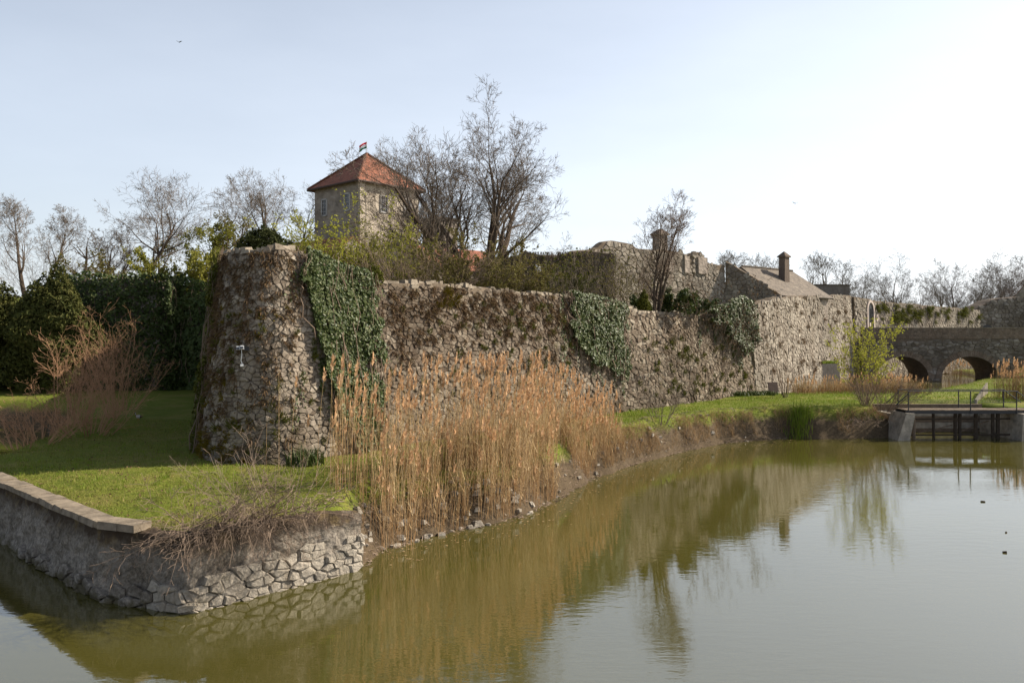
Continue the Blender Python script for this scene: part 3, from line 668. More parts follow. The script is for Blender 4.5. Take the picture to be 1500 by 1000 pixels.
def wing(name, label, p0, p1, zr, zw, half, mat=M['tile_red']):
    t = thing(name, label, 'building', (*p0, 7)); a, b = np.array([*p0, zr]), np.array([*p1, zr]); e = (b-a)/np.linalg.norm(b-a); n = np.array([e[1], -e[0], 0])
    P = lambda p, d, z: tuple((p+n*d)[:2])+(z,)
    roof_plane('roof', [P(a, half+.3, zw-.15), P(b, half+.3, zw-.15), tuple(b), tuple(a)], mat, t); roof_plane('roof', [P(b, -half-.3, zw-.15), P(a, -half-.3, zw-.15), tuple(a), tuple(b)], mat, t)
    v = [P(a, half, 6.8), P(b, half, 6.8), P(b, -half, 6.8), P(a, -half, 6.8), P(a, half, zw), P(b, half, zw), P(b, -half, zw), P(a, -half, zw)]
    mk('wall', v, np.array([(0,1,5,4),(1,2,6,5),(2,3,7,6),(3,0,4,7)]), M['tower'], t)
    for p in (a, b): mk('gable', [P(p, half, zw), P(p, -half, zw), (p[0], p[1], zr-.1)], np.array([(0,1,2)]), M['tower'], t)
    return t
wing('castle_wing', 'low castle wing with red tiled roof left of the square tower', (-21.5, 77.0), (-14.2, 71.2), 14.7, 12.6, 2.6)
wing('castle_wing', 'low castle wing with red tiled roof seen through the big bare trees', (-9.0, 71.0), (-2.6, 77.0), 13.9, 11.8, 2.6)
tb = thing('tower_block', 'short flat topped stone block right of the square tower', 'building', (-6.6, 76, 7))
v, f = box((-6.9, 76.5, 11.9), (2.4, 2.4, 9.8), R(40)); mk('wall', v, f, M['tower'], tb)
v, f = box((-6.9, 76.5, 16.86), (2.7, 2.7, .2), R(40)); mk('coping', v, f, M['mortar_dark'], tb)
fh = wing('far_house', 'far house with dull red roof above the shaded bastion', (84, 128), (110, 132), 15.6, 11.5, 5)

# --- stone bridge
br = thing('stone_bridge', 'old stone and brick bridge with round arches crossing the moat to the gate', 'bridge', (50, 84, 1))
bx0, bx1, by0, by1, zdeck = 36.9, 86.0, 84.0, 88.2, 5.5
arch = [(xat(1322, 84), 2.75, 1.25), (xat(1421, 84), 3.0, 1.25), (xat(1527, 84), 3.0, 1.25), (xat(1633, 84), 3.0, 1.25)]
def asurf(x):
    z = -np.inf*np.ones_like(x)
    for c, r, zs in arch:
        m = np.abs(x-c) < r; z = np.where(m, zs+np.sqrt(np.maximum(0, 1-((x-c)/r)**2))*2.3, z)
    return z
xs = [bx0]
for c, r, zs in arch: xs += list(c-r*np.cos(np.linspace(0, math.pi, 25)))
xs = np.unique(np.array(xs+[bx1])); zl = np.array([max(.3, asurf(np.array([x]))[0]) for x in xs])
n = len(xs); ztop = 5.45
V = np.concatenate([np.stack([xs, 0*xs+y, z], 1) for y in (by0, by1) for z in (zl, np.full(n, ztop))])
i = np.arange(n-1)
fs = np.concatenate([np.stack([i, i+1, i+1+n, i+n], 1), np.stack([i+3*n, i+1+3*n, i+1+2*n, i+2*n], 1), np.stack([i+n, i+1+n, i+1+3*n, i+3*n], 1), np.stack([i+2*n, i+1+2*n, i+1, i], 1)])
mk('spandrel', V, fs, M['mortar_dark'], br)
mapb = lambda u, z, h: np.stack([u, by0-h, z], -1)
def near_ring(x, z):
    for c, r, zs in arch:
        d = math.hypot((x-c)/1.0, (z-zs)*r/2.3)
        if d < r+.72 and z > zs-.1: return True
        if abs(x-c) < r+.1 and z <= zs: return True
    return False
bs = voronoi_stones(bx0, 80, 1.0, 5.25, .52, .26, 81, inside=lambda a, b: not near_ring(a, b))
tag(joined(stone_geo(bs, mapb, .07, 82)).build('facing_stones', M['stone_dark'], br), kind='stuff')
rb_ = random.Random(5)
for c, r, zs in arch:
    ring = G(); K = 46
    for k in range(K):
        t0, t1 = math.pi*(k+.06)/K, math.pi*(k+.94)/K; d = .05+rb_.uniform(0, .03)
        q = [(c-(r+a)*math.cos(t), zs+(2.3+a)*math.sin(t)) for a, t in ((0, t0), (0, t1), (.62, t1), (.62, t0))]
        ring.add([(x, y, z) for y in (by0+.3, by0-d) for x, z in q], np.array([(3,2,1,0),(4,5,6,7),(1,5,4,0),(2,6,5,1),(3,7,6,2),(0,4,7,3)]))
    ring.build('arch_ring', M['brick'], br)
prow = G()
for j in range(5):
    x = bx0+(0 if j % 2 else -.15)
    while x < 80:
        wd = rb_.uniform(.26, .34); v, f = box((x+wd/2, by0-.01, 5.45+j*.2+.1), (wd*.95, .1+rb_.uniform(0, .02), .185)); prow.add(v, f); x += wd
v, f = box(((bx0+bx1)/2, by0+.2, 5.97), (bx1-bx0, .4, 1.04)); par = mk('parapet', v, f, M['mortar_dark'], br)
tag(prow.build('brick_courses', M['brick'], par), kind='stuff')
v, f = box(((bx0+bx1)/2+2.2, by1-.2, 5.97), (bx1-bx0-4.4, .4, 1.04)); mk('parapet', v, f, M['brick'], br)
x = bx0
while x < 80:
    wd = rb_.uniform(.7, 1.0); v, f = box((x+wd/2, by0+.19, 6.55+rb_.uniform(-.008, .008)), (wd*.985, .56, .11), 0, .96); mk('coping_stone', v, f, M['coping'], br); x += wd

# --- quay: rendered retaining wall of the lawn, coping, exposed stones
qy = thing('quay_wall', 'crumbling rendered quay wall with exposed white stones round the lawn corner', 'wall', (-7.6, 17.4, 0))
PQ = Path(QUAY, 'lin')
def ztq(u): return 1.56+.05*(fbm(np.asarray(u)*.8, 0*np.asarray(u), 19)-.5)*2-.18*sstep(PQ.L-1.2, PQ.L, np.asarray(u))
wall_core(PQ, 0, PQ.L, -1.1, ztq, .55, .09, 0, M['plaster'], 'render', qy, ds=.08, rough=.10, rows=34, seed=23, fq=3.2)
SQ = PQ.near(-6.95, 17.05)
def q_in(u, v):
    t = (u-SQ)/(PQ.L-SQ)
    lim = np.interp(t, [-2, -.6, -.1, .35, .8, 1.0], [.22, .30, .45, .86, .74, .78]); return v < lim+.08*math.sin(u*5)
stq = voronoi_stones(PQ.near(-13.5, 21.8), PQ.L, -.15, 1.0, .30, .175, 91, inside=q_in, drop=.25, jit=.33)
mapq = lambda u, z, h: PQ.map(u, z, h, 0, .09)
for (cx, cy, pl), (v, f) in zip(stq, stone_geo(stq, mapq, .12, 92, .06, .15)):
    mk('stone', v, f, M['quay_stone'] if cx > SQ-1.0 else M['plaster'], qy)
u = 0.2
while u < PQ.near(-8.3, 17.55):
    wd = random.uniform(.5, .9)
    if u < PQ.near(-9.35, 17.95) < u+wd: wd = max(.2, PQ.near(-9.35, 17.95)-u)
    a, b = u, u+wd*.985
    v = [PQ.map(np.array([p]), np.array([z]), np.array([h]), 0, .0)[0] for z in (1.60, 1.75+random.uniform(-.02, .02)) for p, h in ((a, .02+random.uniform(-.03, .02)), (b, .02+random.uniform(-.03, .02)), (b, -.48), (a, -.48))]
    mk('coping_slab', v, np.array([(3,2,1,0),(4,5,6,7),(0,1,5,4),(1,2,6,5),(2,3,7,6),(3,0,4,7)]), M['coping'], qy); u += wd

# end face of quay where it meets the bank
ev = [(-3.75,20.35,-1),(-4.2,20.95,-1),(-4.2,20.95,1.45),(-3.86,20.42,1.48)]
# --- stones and debris at the waterline
shore_pts = np.array(SHORE[NQ-1:NQ+10]); PS = Path(shore_pts, True)
rs = random.Random(8); 
def rock(c, s, rr):
    v, f = box((0, 0, 0), s, rr.uniform(0, 3.1), rr.uniform(.55, .85)); v = v+np.array([[rr.uniform(-.18, .18)*s[k] for k in range(3)] for _ in range(8)]); return v+np.array(c), f
for k in range(120):
    u = rs.uniform(.5, PS.L) if k > 55 else rs.uniform(.5, 8); p = PS.map(np.array([u]), np.array([0.]), np.array([rs.uniform(-.75, .05)]))[0]; s = rs.uniform(.12, .34)*(1 if k < 55 else .7)
    z = max(float(ground(p[0:1], p[1:2])[0]), -.05); v, f = rock((p[0], p[1], z+s*.12), (s, s*rs.uniform(.5, .9), s*rs.uniform(.35, .6)), rs)
    tag(mk('shore_stone', v, f, M['quay_stone']), 'loose pale stone lying on the muddy waterline below the reeds', 'stone', 'loose stones along the waterline')
litter = G(); n = 2600; uu = rng.uniform(0, PS.L, n); pp = PS.map(uu, 0*uu, rng.uniform(-1.3, .15, n)); pp[:, 2] = np.maximum(ground(pp[:, 0], pp[:, 1]), .0)+.02
th = rng.uniform(0, 6.28, n); dd = np.stack([np.cos(th), np.sin(th), rng.normal(0, .25, n)], 1)*rng.uniform(.05, .3, n)[:, None]
litter.add(*frusta(pp-dd/2, pp+dd/2, dd, dd, rng.uniform(.006, .014, n), rng.uniform(.004, .01, n), 3))
tag(litter.build('reed_litter', M['twig_pale']), 'broken reed stalks and twigs littering the muddy waterline', 'litter', kind='stuff')

# ------------------------------------------------------------------ trees and shrubs
def nrm3(v):
    l = math.sqrt(v[0]*v[0]+v[1]*v[1]+v[2]*v[2]) or 1; return (v[0]/l, v[1]/l, v[2]/l)
class Grow:
    def __init__(s, seed, seg=(1.2, .8, .6, .45, .35), kids=(9, 6, 5, 4), ang=(40, 45, 45, 45), ratio=(.6, .5, .5, .5), wob=.16, trop=.06, rmin=.009, start=.3, rk=.55, droop=0):
        s.g = random.Random(seed); s.seg, s.kids, s.ang, s.ratio, s.wob, s.trop, s.rmin, s.start, s.rk = seg, kids, ang, ratio, wob, trop, rmin, start, rk
        s.rows = []; s.tips = []
    def branch(s, p, d, L, r, lvl, taper=.75):
        g = s.g; n = max(2, int(L/s.seg[min(lvl, len(s.seg)-1)]+.5)); d = nrm3(d); last = lvl >= len(s.kids)
        nk = 0 if last else s.kids[lvl]; st = s.start if lvl == 0 else .2
        spots = sorted(g.uniform(st, 1.0) for _ in range(nk)); si = 0
        for i in range(n):
            w_ = s.wob*(1 if lvl else .6); tr = s.trop*(1 if lvl else .3)
            nd = nrm3((d[0]+g.gauss(0, w_), d[1]+g.gauss(0, w_), d[2]+g.gauss(0, w_)+tr))
            q = (p[0]+nd[0]*L/n, p[1]+nd[1]*L/n, p[2]+nd[2]*L/n)
            ra = max(s.rmin, r*(1-taper*i/n)); rb = max(s.rmin*.8, r*(1-taper*(i+1)/n))
            s.rows.append((*p, *q, *d, *nd, ra, rb, lvl))
            while si < nk and spots[si] <= (i+1)/n:
                t = spots[si]; si += 1; a = R(s.ang[min(lvl, len(s.ang)-1)])*g.uniform(.6, 1.3); ph = g.uniform(0, 6.283)
                A = nrm3((nd[1], -nd[0], .001)) if abs(nd[2]) < .99 else (1, 0, 0)
                B = (nd[1]*A[2]-nd[2]*A[1], nd[2]*A[0]-nd[0]*A[2], nd[0]*A[1]-nd[1]*A[0])
                cd = [math.cos(a)*nd[k]+math.sin(a)*(math.cos(ph)*A[k]+math.sin(ph)*B[k]) for k in range(3)]
                s.branch(q, cd, L*s.ratio[min(lvl, len(s.ratio)-1)]*g.uniform(.7, 1.2)*(1.1-.5*t), rb*s.rk*g.uniform(.8, 1.15), lvl+1)
            p, d = q, nd
        if last: s.tips.append(p)
    def arrays(s): return np.array(s.rows)
    def build(s, tname, cname, bark, twig, parent, split=2, kbig=7):
        a = s.arrays(); big = a[:, 14] < split
        def go(b, k, name, mat):
            if len(b):
                V, f = frusta(b[:, 0:3], b[:, 3:6], b[:, 6:9], b[:, 9:12], b[:, 12], b[:, 13], k); return mk(name, V, f, mat, parent, smooth=k > 4)
        go(a[big], kbig, tname, bark); go(a[~big], 3, cname, twig)
def tree(label, px, D, zb, H, seed, r=.22, lean=(0, 0), stems=1, spread=.25, group=None, bark='bark', twig='twig', leaves=None, nleaf=0, lsize=.14, name='bare_tree', x=None, **kw):
    x = xat(px, D) if x is None else x
    t = thing(name, label, 'tree', (x, D, zb), group); g = Grow(seed, **kw)
    for k in range(stems):
        a = random.Random(seed*7+k).uniform(0, 6.28) if stems > 1 else 0
        if stems > 1: a = 6.28*k/stems+random.Random(seed+k).uniform(-.5, .5)
        sp = spread if stems > 1 else 0
        dx, dy = lean[0]+sp*math.cos(a), lean[1]+sp*math.sin(a)
        g.branch((x+.15*r*4*math.cos(a)*(stems > 1), D+.15*r*4*math.sin(a)*(stems > 1), zb-.3), (dx, dy, 1), H*random.Random(seed+3*k).uniform(.78, .95), r*(1 if k == 0 else .8), 0)
    g.build('trunk', 'crown', M[bark], M[twig], t)
    if leaves:
        tp = np.array(g.tips); rr = np.random.default_rng(seed); idx = rr.integers(0, len(tp), nleaf)
        P = tp[idx]+rr.normal(0, .12, (nleaf, 3)); N = rr.normal(0, 1, (nleaf, 3)); N[:, 2] = np.abs(N[:, 2])
        tag(mk('leaves', *cards(P, N, rr.uniform(.6, 1.2, nleaf)*lsize, seed), M[leaves], t), kind='stuff')
    return t, g
def gz(x, y): return float(ground(np.array([x]), np.array([y]))[0])
def tree_at(label, px, D, topy, seed, **kw):
    x = xat(px, D); zb = gz(x, D); return tree(label, px, D, zb, (6+(488-topy)/F*D-zb)*.86, seed, **kw)
DENSE = dict(kids=(11, 8, 6, 5), ratio=(.55, .58, .6, .62), ang=(38, 42, 45, 48), seg=(1.0, .8, .6, .5, .4))
# the two big bare trees beside the tower
tree_at('tallest wide bare tree right of the tower, forking low into many limbs', 708, 50, 160, 101, r=.33, stems=5, spread=.27, lean=(-.12, 0), kids=(10, 8, 6, 5), ratio=(.5, .56, .6, .65), ang=(34, 40, 42, 45), trop=.06, start=.2, seg=(1.0, .8, .6, .5, .45), rmin=.008)
tree_at('slender bare tree in front of the tower roof, left of the tallest tree', 648, 52, 180, 102, r=.20, stems=3, spread=.16, kids=(10, 7, 6, 4), ratio=(.42, .58, .6, .65), ang=(38, 42, 42, 45), trop=.07, start=.2, rmin=.008)
tree_at('small bare tree crossing the tower wall with thin crooked limbs', 612, 46, 238, 103, r=.12, stems=3, spread=.3, kids=(8, 6, 5, 3), ratio=(.5, .5, .5, .5), trop=.05)
tree_at('thin bare tree with upswept twigs growing at the wall top before the ruin', 962, 49, 284, 104, r=.12, stems=4, spread=.11, kids=(11, 7, 5, 3), ratio=(.33, .55, .6, .65), ang=(26, 32, 36, 40), trop=.06, start=.16, rmin=.007, twig='twig_grey')
tree_at('tall bare tree with round open crown above the dark ivy wall', 203, 68, 250, 105, r=.24, kids=(13, 8, 6, 5), ratio=(.62, .56, .6, .62), ang=(55, 45, 45, 48), start=.35, trop=.04)
tree_at('broad bare tree at the end of the ivy wall, above the conifers', 38, 72, 300, 106, r=.24, **DENSE)
tree_at('bare tree with thick stubby pollarded limbs beside the broad bare tree', 108, 74, 318, 107, r=.26, kids=(7, 6, 6, 4), ratio=(.5, .45, .4, .5), wob=.25, rk=.65, seg=(1, .7, .5, .4))
tree_at('small bare tree with dark trunk behind the ivy wall top', 165, 73, 335, 108, r=.2, kids=(9, 7, 5, 4), wob=.22)
tree_at('slim young tree with yellow green spring leaves behind the ivy wall', 284, 64, 300, 109, r=.14, kids=(10, 7, 5, 3), leaves='spring', nleaf=2600, lsize=.16, ang=(40, 42, 45, 45), ratio=(.42, .5, .5, .5), name='leafing_tree')
tree_at('leafing tree with darker sparse leaves next to the slim spring tree', 325, 66, 312, 110, r=.17, kids=(10, 7, 5, 3), leaves='bud', nleaf=1800, lsize=.15, ratio=(.42, .5, .5, .5), name='leafing_tree')
tree_at('wide bare tree left of the tower with fine grey twigs', 392, 80, 246, 111, r=.26, **DENSE)
tree_at('bare tree touching the left edge of the tower', 440, 82, 262, 112, r=.2, **DENSE)
tree_at('low bare tree between the round crowned tree and the spring tree', 235, 75, 352, 113, r=.15, kids=(8, 6, 5, 3), leaves='bud', nleaf=900)
tree_at('small twiggy bare tree above the garden wall', 835, 66, 348, 114, r=.1, stems=4, spread=.35, kids=(7, 6, 4), ratio=(.5, .5, .5))
tree_at('low twiggy bare tree behind the broken wall top', 900, 74, 356, 115, r=.1, stems=3, spread=.35, kids=(7, 6, 4), ratio=(.5, .5, .5))
tree_at('twiggy bare tree rising between the conifers and the pollarded tree', 72, 76, 312, 116, r=.18, **DENSE)
tree_at('leaning dark bare tree behind the ivy wall beside the round crowned tree', 145, 70, 322, 117, r=.17, lean=(.12, 0), **DENSE)
tree_at('bare tree filling the gap left of the spring tree', 240, 78, 305, 118, r=.16, **DENSE)
tree_at('fine twigged bare tree behind the yew bush on the bastion', 350, 74, 285, 119, r=.18, **DENSE)
# far row of trees: prototypes copied
def copy_tree(src, loc, rz, sc, label, group):
    r_ = src.copy(); COL.objects.link(r_); r_.location = loc; r_.rotation_euler = (0, 0, rz); r_.scale = (sc, sc, sc); r_['label'] = label; r_['group'] = group; r_['category'] = 'tree'
    for ch in list(src.children):
        c = ch.copy(); COL.objects.link(c); c.parent = r_
    return r_
FARG = 'bare trees in the far row'
FARL = 'bare far tree in the row beyond the gate wall and bridge'
protos = []
for k, (px, D, ty, kd) in enumerate(((1338, 140, 374, dict(DENSE)), (1405, 138, 376, dict(kids=(11, 8, 6, 5), ratio=(.48, .56, .6, .62), ang=(30, 38, 42, 45), trop=.08)), (1212, 112, 374, dict(kids=(11, 7, 5, 3), ratio=(.52, .56, .6, .62), ang=(30, 36, 40, 42), trop=.08)))):
    x = xat(px, D); zb = 1.5 if px > 1250 else 7.5
    protos.append((tree(FARL, px, D, zb, (6+(488-ty)/F*D-zb)*.86, 130+k, r=.3, group=FARG, bark='twig_far', twig='twig_far', rmin=.011, name='far_tree', **kd)[0], (6+(488-ty)/F*D-zb)))
for j, (px, D, ty) in enumerate([(1290, 133, 388), (1372, 150, 388), (1448, 142, 372), (1478, 135, 376), (1500, 150, 380), (1185, 120, 380), (1240, 118, 384), (1270, 150, 400), (1425, 165, 392), (1320, 165, 398), (1525, 140, 372), (1560, 145, 376),
                                (1062, 112, 372), (1085, 116, 374), (1108, 112, 378), (1128, 118, 382), (1355, 170, 402), (1390, 160, 396), (1305, 150, 396), (1460, 160, 392), (1490, 175, 396), (1412, 180, 404), (1435, 150, 384), (1282, 165, 408), (1515, 165, 392), (1260, 170, 412)]):
    k = ([0, 1, 0, 1, 0, 2, 2, 1, 0, 1, 1, 0, 2, 2, 2, 2]+[1, 0]*5)[j]; zb = 1.5 if px > 1250 else 7.5; src, h0 = protos[k]; x = xat(px, D)
    lab = 'upright twiggy far tree above the ruined wall and brown roof' if px < 1150 else ('dense upright far tree above the terrace block' if px < 1250 else FARL)
    copy_tree(src, (x, D, zb), j*1.9, ((6+(488-ty)/F*D)-zb)/h0, lab, FARG if px >= 1250 else ('far trees above the terrace block' if px > 1150 else 'far trees above the ruin'))
protos[2][0]['label'] = 'dense upright far tree above the terrace block'; protos[2][0]['group'] = 'far trees above the terrace block'

def shrub(name, label, x, y, zb, H, seed, n=14, spread=.5, r=.02, twig='twig', kids=(5, 3), leaves=None, nleaf=0, lsize=.08, group=None, ratio=(.45, .5), ang=(30, 40), trop=.08, wob=.12, along=False, droop=0, base=.25, rmin=.005, lean=(0, 0), start=.25):
    t = thing(name, label, 'shrub', (x, y, zb), group); g = Grow(seed, seg=(H/6, H/9, H/10), kids=kids, ang=ang, ratio=ratio, wob=wob, trop=trop, rmin=rmin, start=start)
    q = random.Random(seed)
    for k in range(n):
        a = q.uniform(0, 6.283); sp = spread*math.sqrt(q.random())
        g.branch((x+base*sp*math.cos(a), y+base*sp*math.sin(a), zb-.05), (sp*math.cos(a)+lean[0], sp*math.sin(a)+lean[1], 1), H*q.uniform(.55, 1.05), r*q.uniform(.7, 1.1), 0)
    g.build('stems', 'twigs', M[twig], M[twig], t, split=1, kbig=5)
    for ch in t.children: ch['kind'] = 'stuff'
    if nleaf:
        a = g.arrays(); rr = np.random.default_rng(seed); a = a[a[:, 14] >= (0 if along else 1)]; i = rr.integers(0, len(a), nleaf); u_ = rr.random(nleaf)[:, None]
        P = a[i, 0:3]*(1-u_)+a[i, 3:6]*u_+rr.normal(0, lsize*.4, (nleaf, 3)); N = rr.normal(0, 1, (nleaf, 3)); N[:, 2] = np.abs(N[:, 2])+.2
        keepz = P[:, 2] > zb+.3*H*(1 if along else 0); P, N = P[keepz], N[keepz]
        tag(mk('leaves', *cards(P, N, rr.uniform(.6, 1.2, len(P))*lsize, seed), M[leaves], t), kind='stuff')
    return t
def sh(name, label, px, D, topy, seed, **kw):
    x = xat(px, D); zb = gz(x, D); kw['n'] = int(kw['n']*1.5); kw['spread'] = kw['spread']*1.5; kw['nleaf'] = kw.get('nleaf', 0)*4; kw['lsize'] = kw.get('lsize', .08)*1.4
    return shrub(name, label, x, D, zb, max(1.6, (6+(488-topy)/F*D-zb))*1.0, seed, base=.9, rmin=.007, **kw)
# shrubs on the castle terrace
sh('flowering_shrub', 'large yellow flowering shrub below the tower on the castle terrace', 505, 43, 328, 201, n=22, spread=.6, kids=(8, 5), leaves='catkin', nleaf=2400, lsize=.075, twig='twig')
sh('flowering_shrub', 'smaller olive yellow shrub left of the large yellow one behind the ivy', 548, 42, 345, 202, n=18, spread=.6, kids=(8, 5), leaves='spring', nleaf=1300, lsize=.08)
sh('bare_shrub', 'tangle of grey bare branches behind the wall top between yellow and green shrubs', 598, 38, 352, 203, n=22, spread=.9, kids=(7, 5), twig='twig_grey')
sh('budding_shrub', 'broad brown green budding shrub under the tallest tree', 690, 41, 362, 204, n=26, spread=.9, kids=(8, 5), leaves='bud', nleaf=3400, lsize=.075, twig='twig_grey')
sh('budding_shrub', 'rounded olive shrub reaching over the moat wall top', 738, 42, 378, 205, n=20, spread=.9, kids=(8, 5), leaves='bud', nleaf=2200, lsize=.075, twig='twig_grey')
sh('bare_shrub', 'brown bare shrub below the garden wall beside the white scrap', 800, 45.5, 392, 206, n=24, spread=.8, kids=(7, 5), twig='twig')
sh('evergreen_shrub', 'green leafy shrub before the garden wall', 842, 48, 398, 207, n=12, spread=.4, kids=(7, 5), leaves='tuft', nleaf=700, lsize=.10)
sh('bare_shrub', 'brown thicket in front of the ruined wall left of the thin tree', 905, 54, 378, 208, n=26, spread=.8, kids=(7, 5), twig='twig', leaves='bud', nleaf=500)
sh('bare_shrub', 'reddish brown thicket on the wall top right of the thin tree', 1015, 51.5, 420, 209, n=26, spread=.9, kids=(7, 4), twig='twig', leaves='drytuft', nleaf=700)
sh('bare_shrub', 'tangled brown shrub at the foot of the tower wing', 455, 50, 352, 210, n=22, spread=.8, kids=(7, 5), twig='twig')
sh('bare_shrub', 'brown bare shrub low on the terrace beneath the slender trees', 640, 44, 378, 211, n=22, spread=.9, kids=(7, 5), twig='twig')
sh('bare_shrub', 'thin grey bush behind the ivy wall beneath the round crowned tree', 180, 66, 372, 212, n=22, spread=.9, kids=(6, 4), twig='twig', leaves='bud', nleaf=700, lsize=.14)
sh('bare_shrub', 'brown brush behind the conifers at the ivy wall end', 60, 68, 350, 213, n=26, spread=.9, kids=(7, 5), twig='twig')
sh('evergreen_shrub', 'green bush peeking over the ivy wall notch', 262, 64, 375, 214, n=16, spread=.6, kids=(7, 5), leaves='spring', nleaf=1500, lsize=.15)
sh('evergreen_shrub', 'dark leafy bush at the root of the thin bare tree', 985, 50.5, 428, 215, n=16, spread=1.0, kids=(6, 4), leaves='ivy', nleaf=2200, lsize=.13)
# shrubs at the water
LBS = ['reddish bare shrub arching out over the left water', 'bushy reddish shrub on the left bank in front of the big conifer', 'tall thin reddish shrub with straight stems before the ivy wall', 'tallest reddish bare shrub at the upper end of the left bank',
       'broad low reddish thicket along the lawn edge', 'reddish brown brush at the foot of the recessed ivy wall', 'low spreading reddish shrub at the far end of the quay']
for k, (px, D, ty, nst) in enumerate(((60, 33, 560, 20), (95, 36, 515, 18), (120, 38, 470, 14), (165, 41, 462, 16), (130, 34, 560, 26), (180, 45, 500, 20), (35, 31, 600, 18))):
    x = xat(px, D); zb = max(.15, gz(x, D))
    shrub('bank_shrub', LBS[k], x, D, zb, 6+(488-ty)/F*D-zb, 220+k, n=nst, spread=[.9, .7, .35, .3, 1.2, .7, 1.2][k], r=.022, twig='twig_red', kids=(9, 4), ratio=(.32, .45), ang=(42, 45), trop=.03, group='reddish shrubs on the left bank', base=.9, start=.12)
x, y = xat(1268, 47.5), 47.5
shrub('catkin_shrub', 'shrub with bright yellow green catkins on the bank beside the footbridge', x, y, gz(x, y), 4.3, 230, n=22, spread=.42, r=.022, twig='twig_grey', kids=(7, 3), leaves='catkin', nleaf=3600, lsize=.10, along=True, ratio=(.4, .4), ang=(28, 30), trop=.12, base=.6)
shrub('bare_shrub', 'low brown tangle of bare twigs under the catkin shrub', x+.6, y-.6, gz(x, y)-.2, 2.0, 231, n=46, spread=1.5, r=.016, twig='twig_grey', kids=(7, 4), base=.6)
shrub('bare_shrub', 'bare twigs drooping over the undercut bank towards the water', x-.1, y-1.3, .75, 1.1, 232, n=40, spread=2.2, r=.012, twig='twig_pale', kids=(6, 3), base=.7, trop=-.12)
x, y = xat(1150, 53), 53.0
shrub('bare_shrub', 'thin fan shaped bare shrub beside the leaning dark plate', x, y, gz(x, y), 2.9, 233, n=11, spread=.4, r=.028, twig='twig_grey', kids=(5, 3), base=.4)
x, y = xat(968, 40.3), 40.3
shrub('bare_shrub', 'small dark bare bush on the bank edge beyond the reeds', x, y, gz(x, y), 1.9, 234, n=18, spread=.7, r=.014, twig='twig', kids=(6, 4), base=.6)
# dead bush over the quay
x, y, zb = -5.75, 18.55, 1.55
dq = thing('dead_bush', 'tangled dead grey brown bush sprawling over the quay edge', 'shrub', (x, y, zb)); g = Grow(240, seg=(.22, .16, .14), kids=(6, 4), ang=(38, 45), ratio=(.5, .5), wob=.17, trop=-.13, rmin=.004, start=.2); q = random.Random(240)
for k in range(120):
    u_ = SQ-.3+(PQ.L-SQ-.5)*min(1, max(0, q.gauss(.42, .22))); b_ = PQ.map(np.array([u_]), np.array([1.62]), np.array([-.25+q.uniform(-.2, .1)]), 0, .09)[0]; nx_, ny_ = [float(np.interp(u_, PQ.s, PQ.N[:, c])) for c in (0, 1)]
    side = q.gauss(-.25, .7); g.branch(tuple(b_), (nx_*.75-ny_*side+q.gauss(0, .2), ny_*.75+nx_*side+q.gauss(0, .2), q.uniform(-.1, .9)), q.uniform(.6, 1.9), .011, 0)
g.build('stems', 'twigs', M['twig_grey'], M['twig_grey'], dq, split=1, kbig=4)
for ch in dq.children: ch['kind'] = 'stuff'
shrub('dead_bush', 'few long dead canes rising from the quay bush over the lawn', x+.2, y+.3, zb, 2.3, 241, n=14, spread=.9, r=.011, twig='twig_pale', kids=(4, 2), trop=-.02, wob=.08, base=.8, lean=(-.1, .1), rmin=.003)

# ------------------------------------------------------------------ evergreens
def evergreen(name, label, x, y, zb, rx, ry, H, n, size, mat, seed, cat='tree', lump=.35, group=None):
    t = thing(name, label, cat, (x, y, zb), group); rr = np.random.default_rng(seed)
    V, f = tube([(x, y, zb-.3), (x, y, zb+H*.4), (x+.1, y, zb+H*.8)], [.16*rx**.5, .12*rx**.5, .04]); mk('trunk', V, f, M['bark'], t)
    d = rr.normal(0, 1, (n, 3)); d /= np.linalg.norm(d, axis=1, keepdims=True); az = np.arctan2(d[:, 1], d[:, 0])
    lum = .72+lump*(fbm(az*1.6+5, d[:, 2]*3.2, seed, 3)*1.6-.55)+lump*.5*(fbm(az*5, d[:, 2]*8, seed+4, 2)-.5)
    rad = lum*(1-.45*rr.random(n)**2.5); P = d*rad[:, None]
    tz = (P[:, 2]+1)/2; shape = np.interp(tz, [0, .12, .35, .7, 1], [.8, 1.0, 1.05, .85, .6])
    Q = np.stack([x+P[:, 0]*rx*shape, y+P[:, 1]*ry*shape, zb+np.clip(tz, 0, 1.2)*H], 1)
    N = d+rr.normal(0, .6, (n, 3)); tag(mk('foliage', *cards(Q, N, rr.uniform(.6, 1.3, n)*size, seed, .8), M[mat], t), kind='stuff'); return t
evergreen('conifer', 'big olive green conifer at the left moat bank beside the ivy wall', xat(75, 57), 57.0, 1.5, 3.6, 2.8, 9.2, 20000, .24, 'conifer', 301, lump=.5)
evergreen('conifer', 'conifer with lighter tips half hidden behind the big olive conifer', xat(-8, 60), 60.0, 1.5, 2.9, 2.5, 8.4, 14000, .24, 'conifer', 302, lump=.5)
evergreen('conifer', 'dark conifer standing in the corner next to the ivy wall', xat(-50, 57), 57.0, 1.5, 3.0, 2.6, 10.0, 9000, .26, 'conifer', 303, lump=.5)
evergreen('yew_bush', 'dark rounded yew bush growing on top of the bastion nose', xat(386, 31.5), 31.5, 8.5, 1.25, 1.0, 1.75, 5200, .11, 'yew', 304, 'shrub', .5)
x = xat(943, 47.3); evergreen('cypress_bush', 'small yellow green cypress bush at the wall top next to the thin tree', x, 47.3, 6.9, .42, .42, 1.7, 1800, .11, 'tuft', 305, 'shrub', .4)
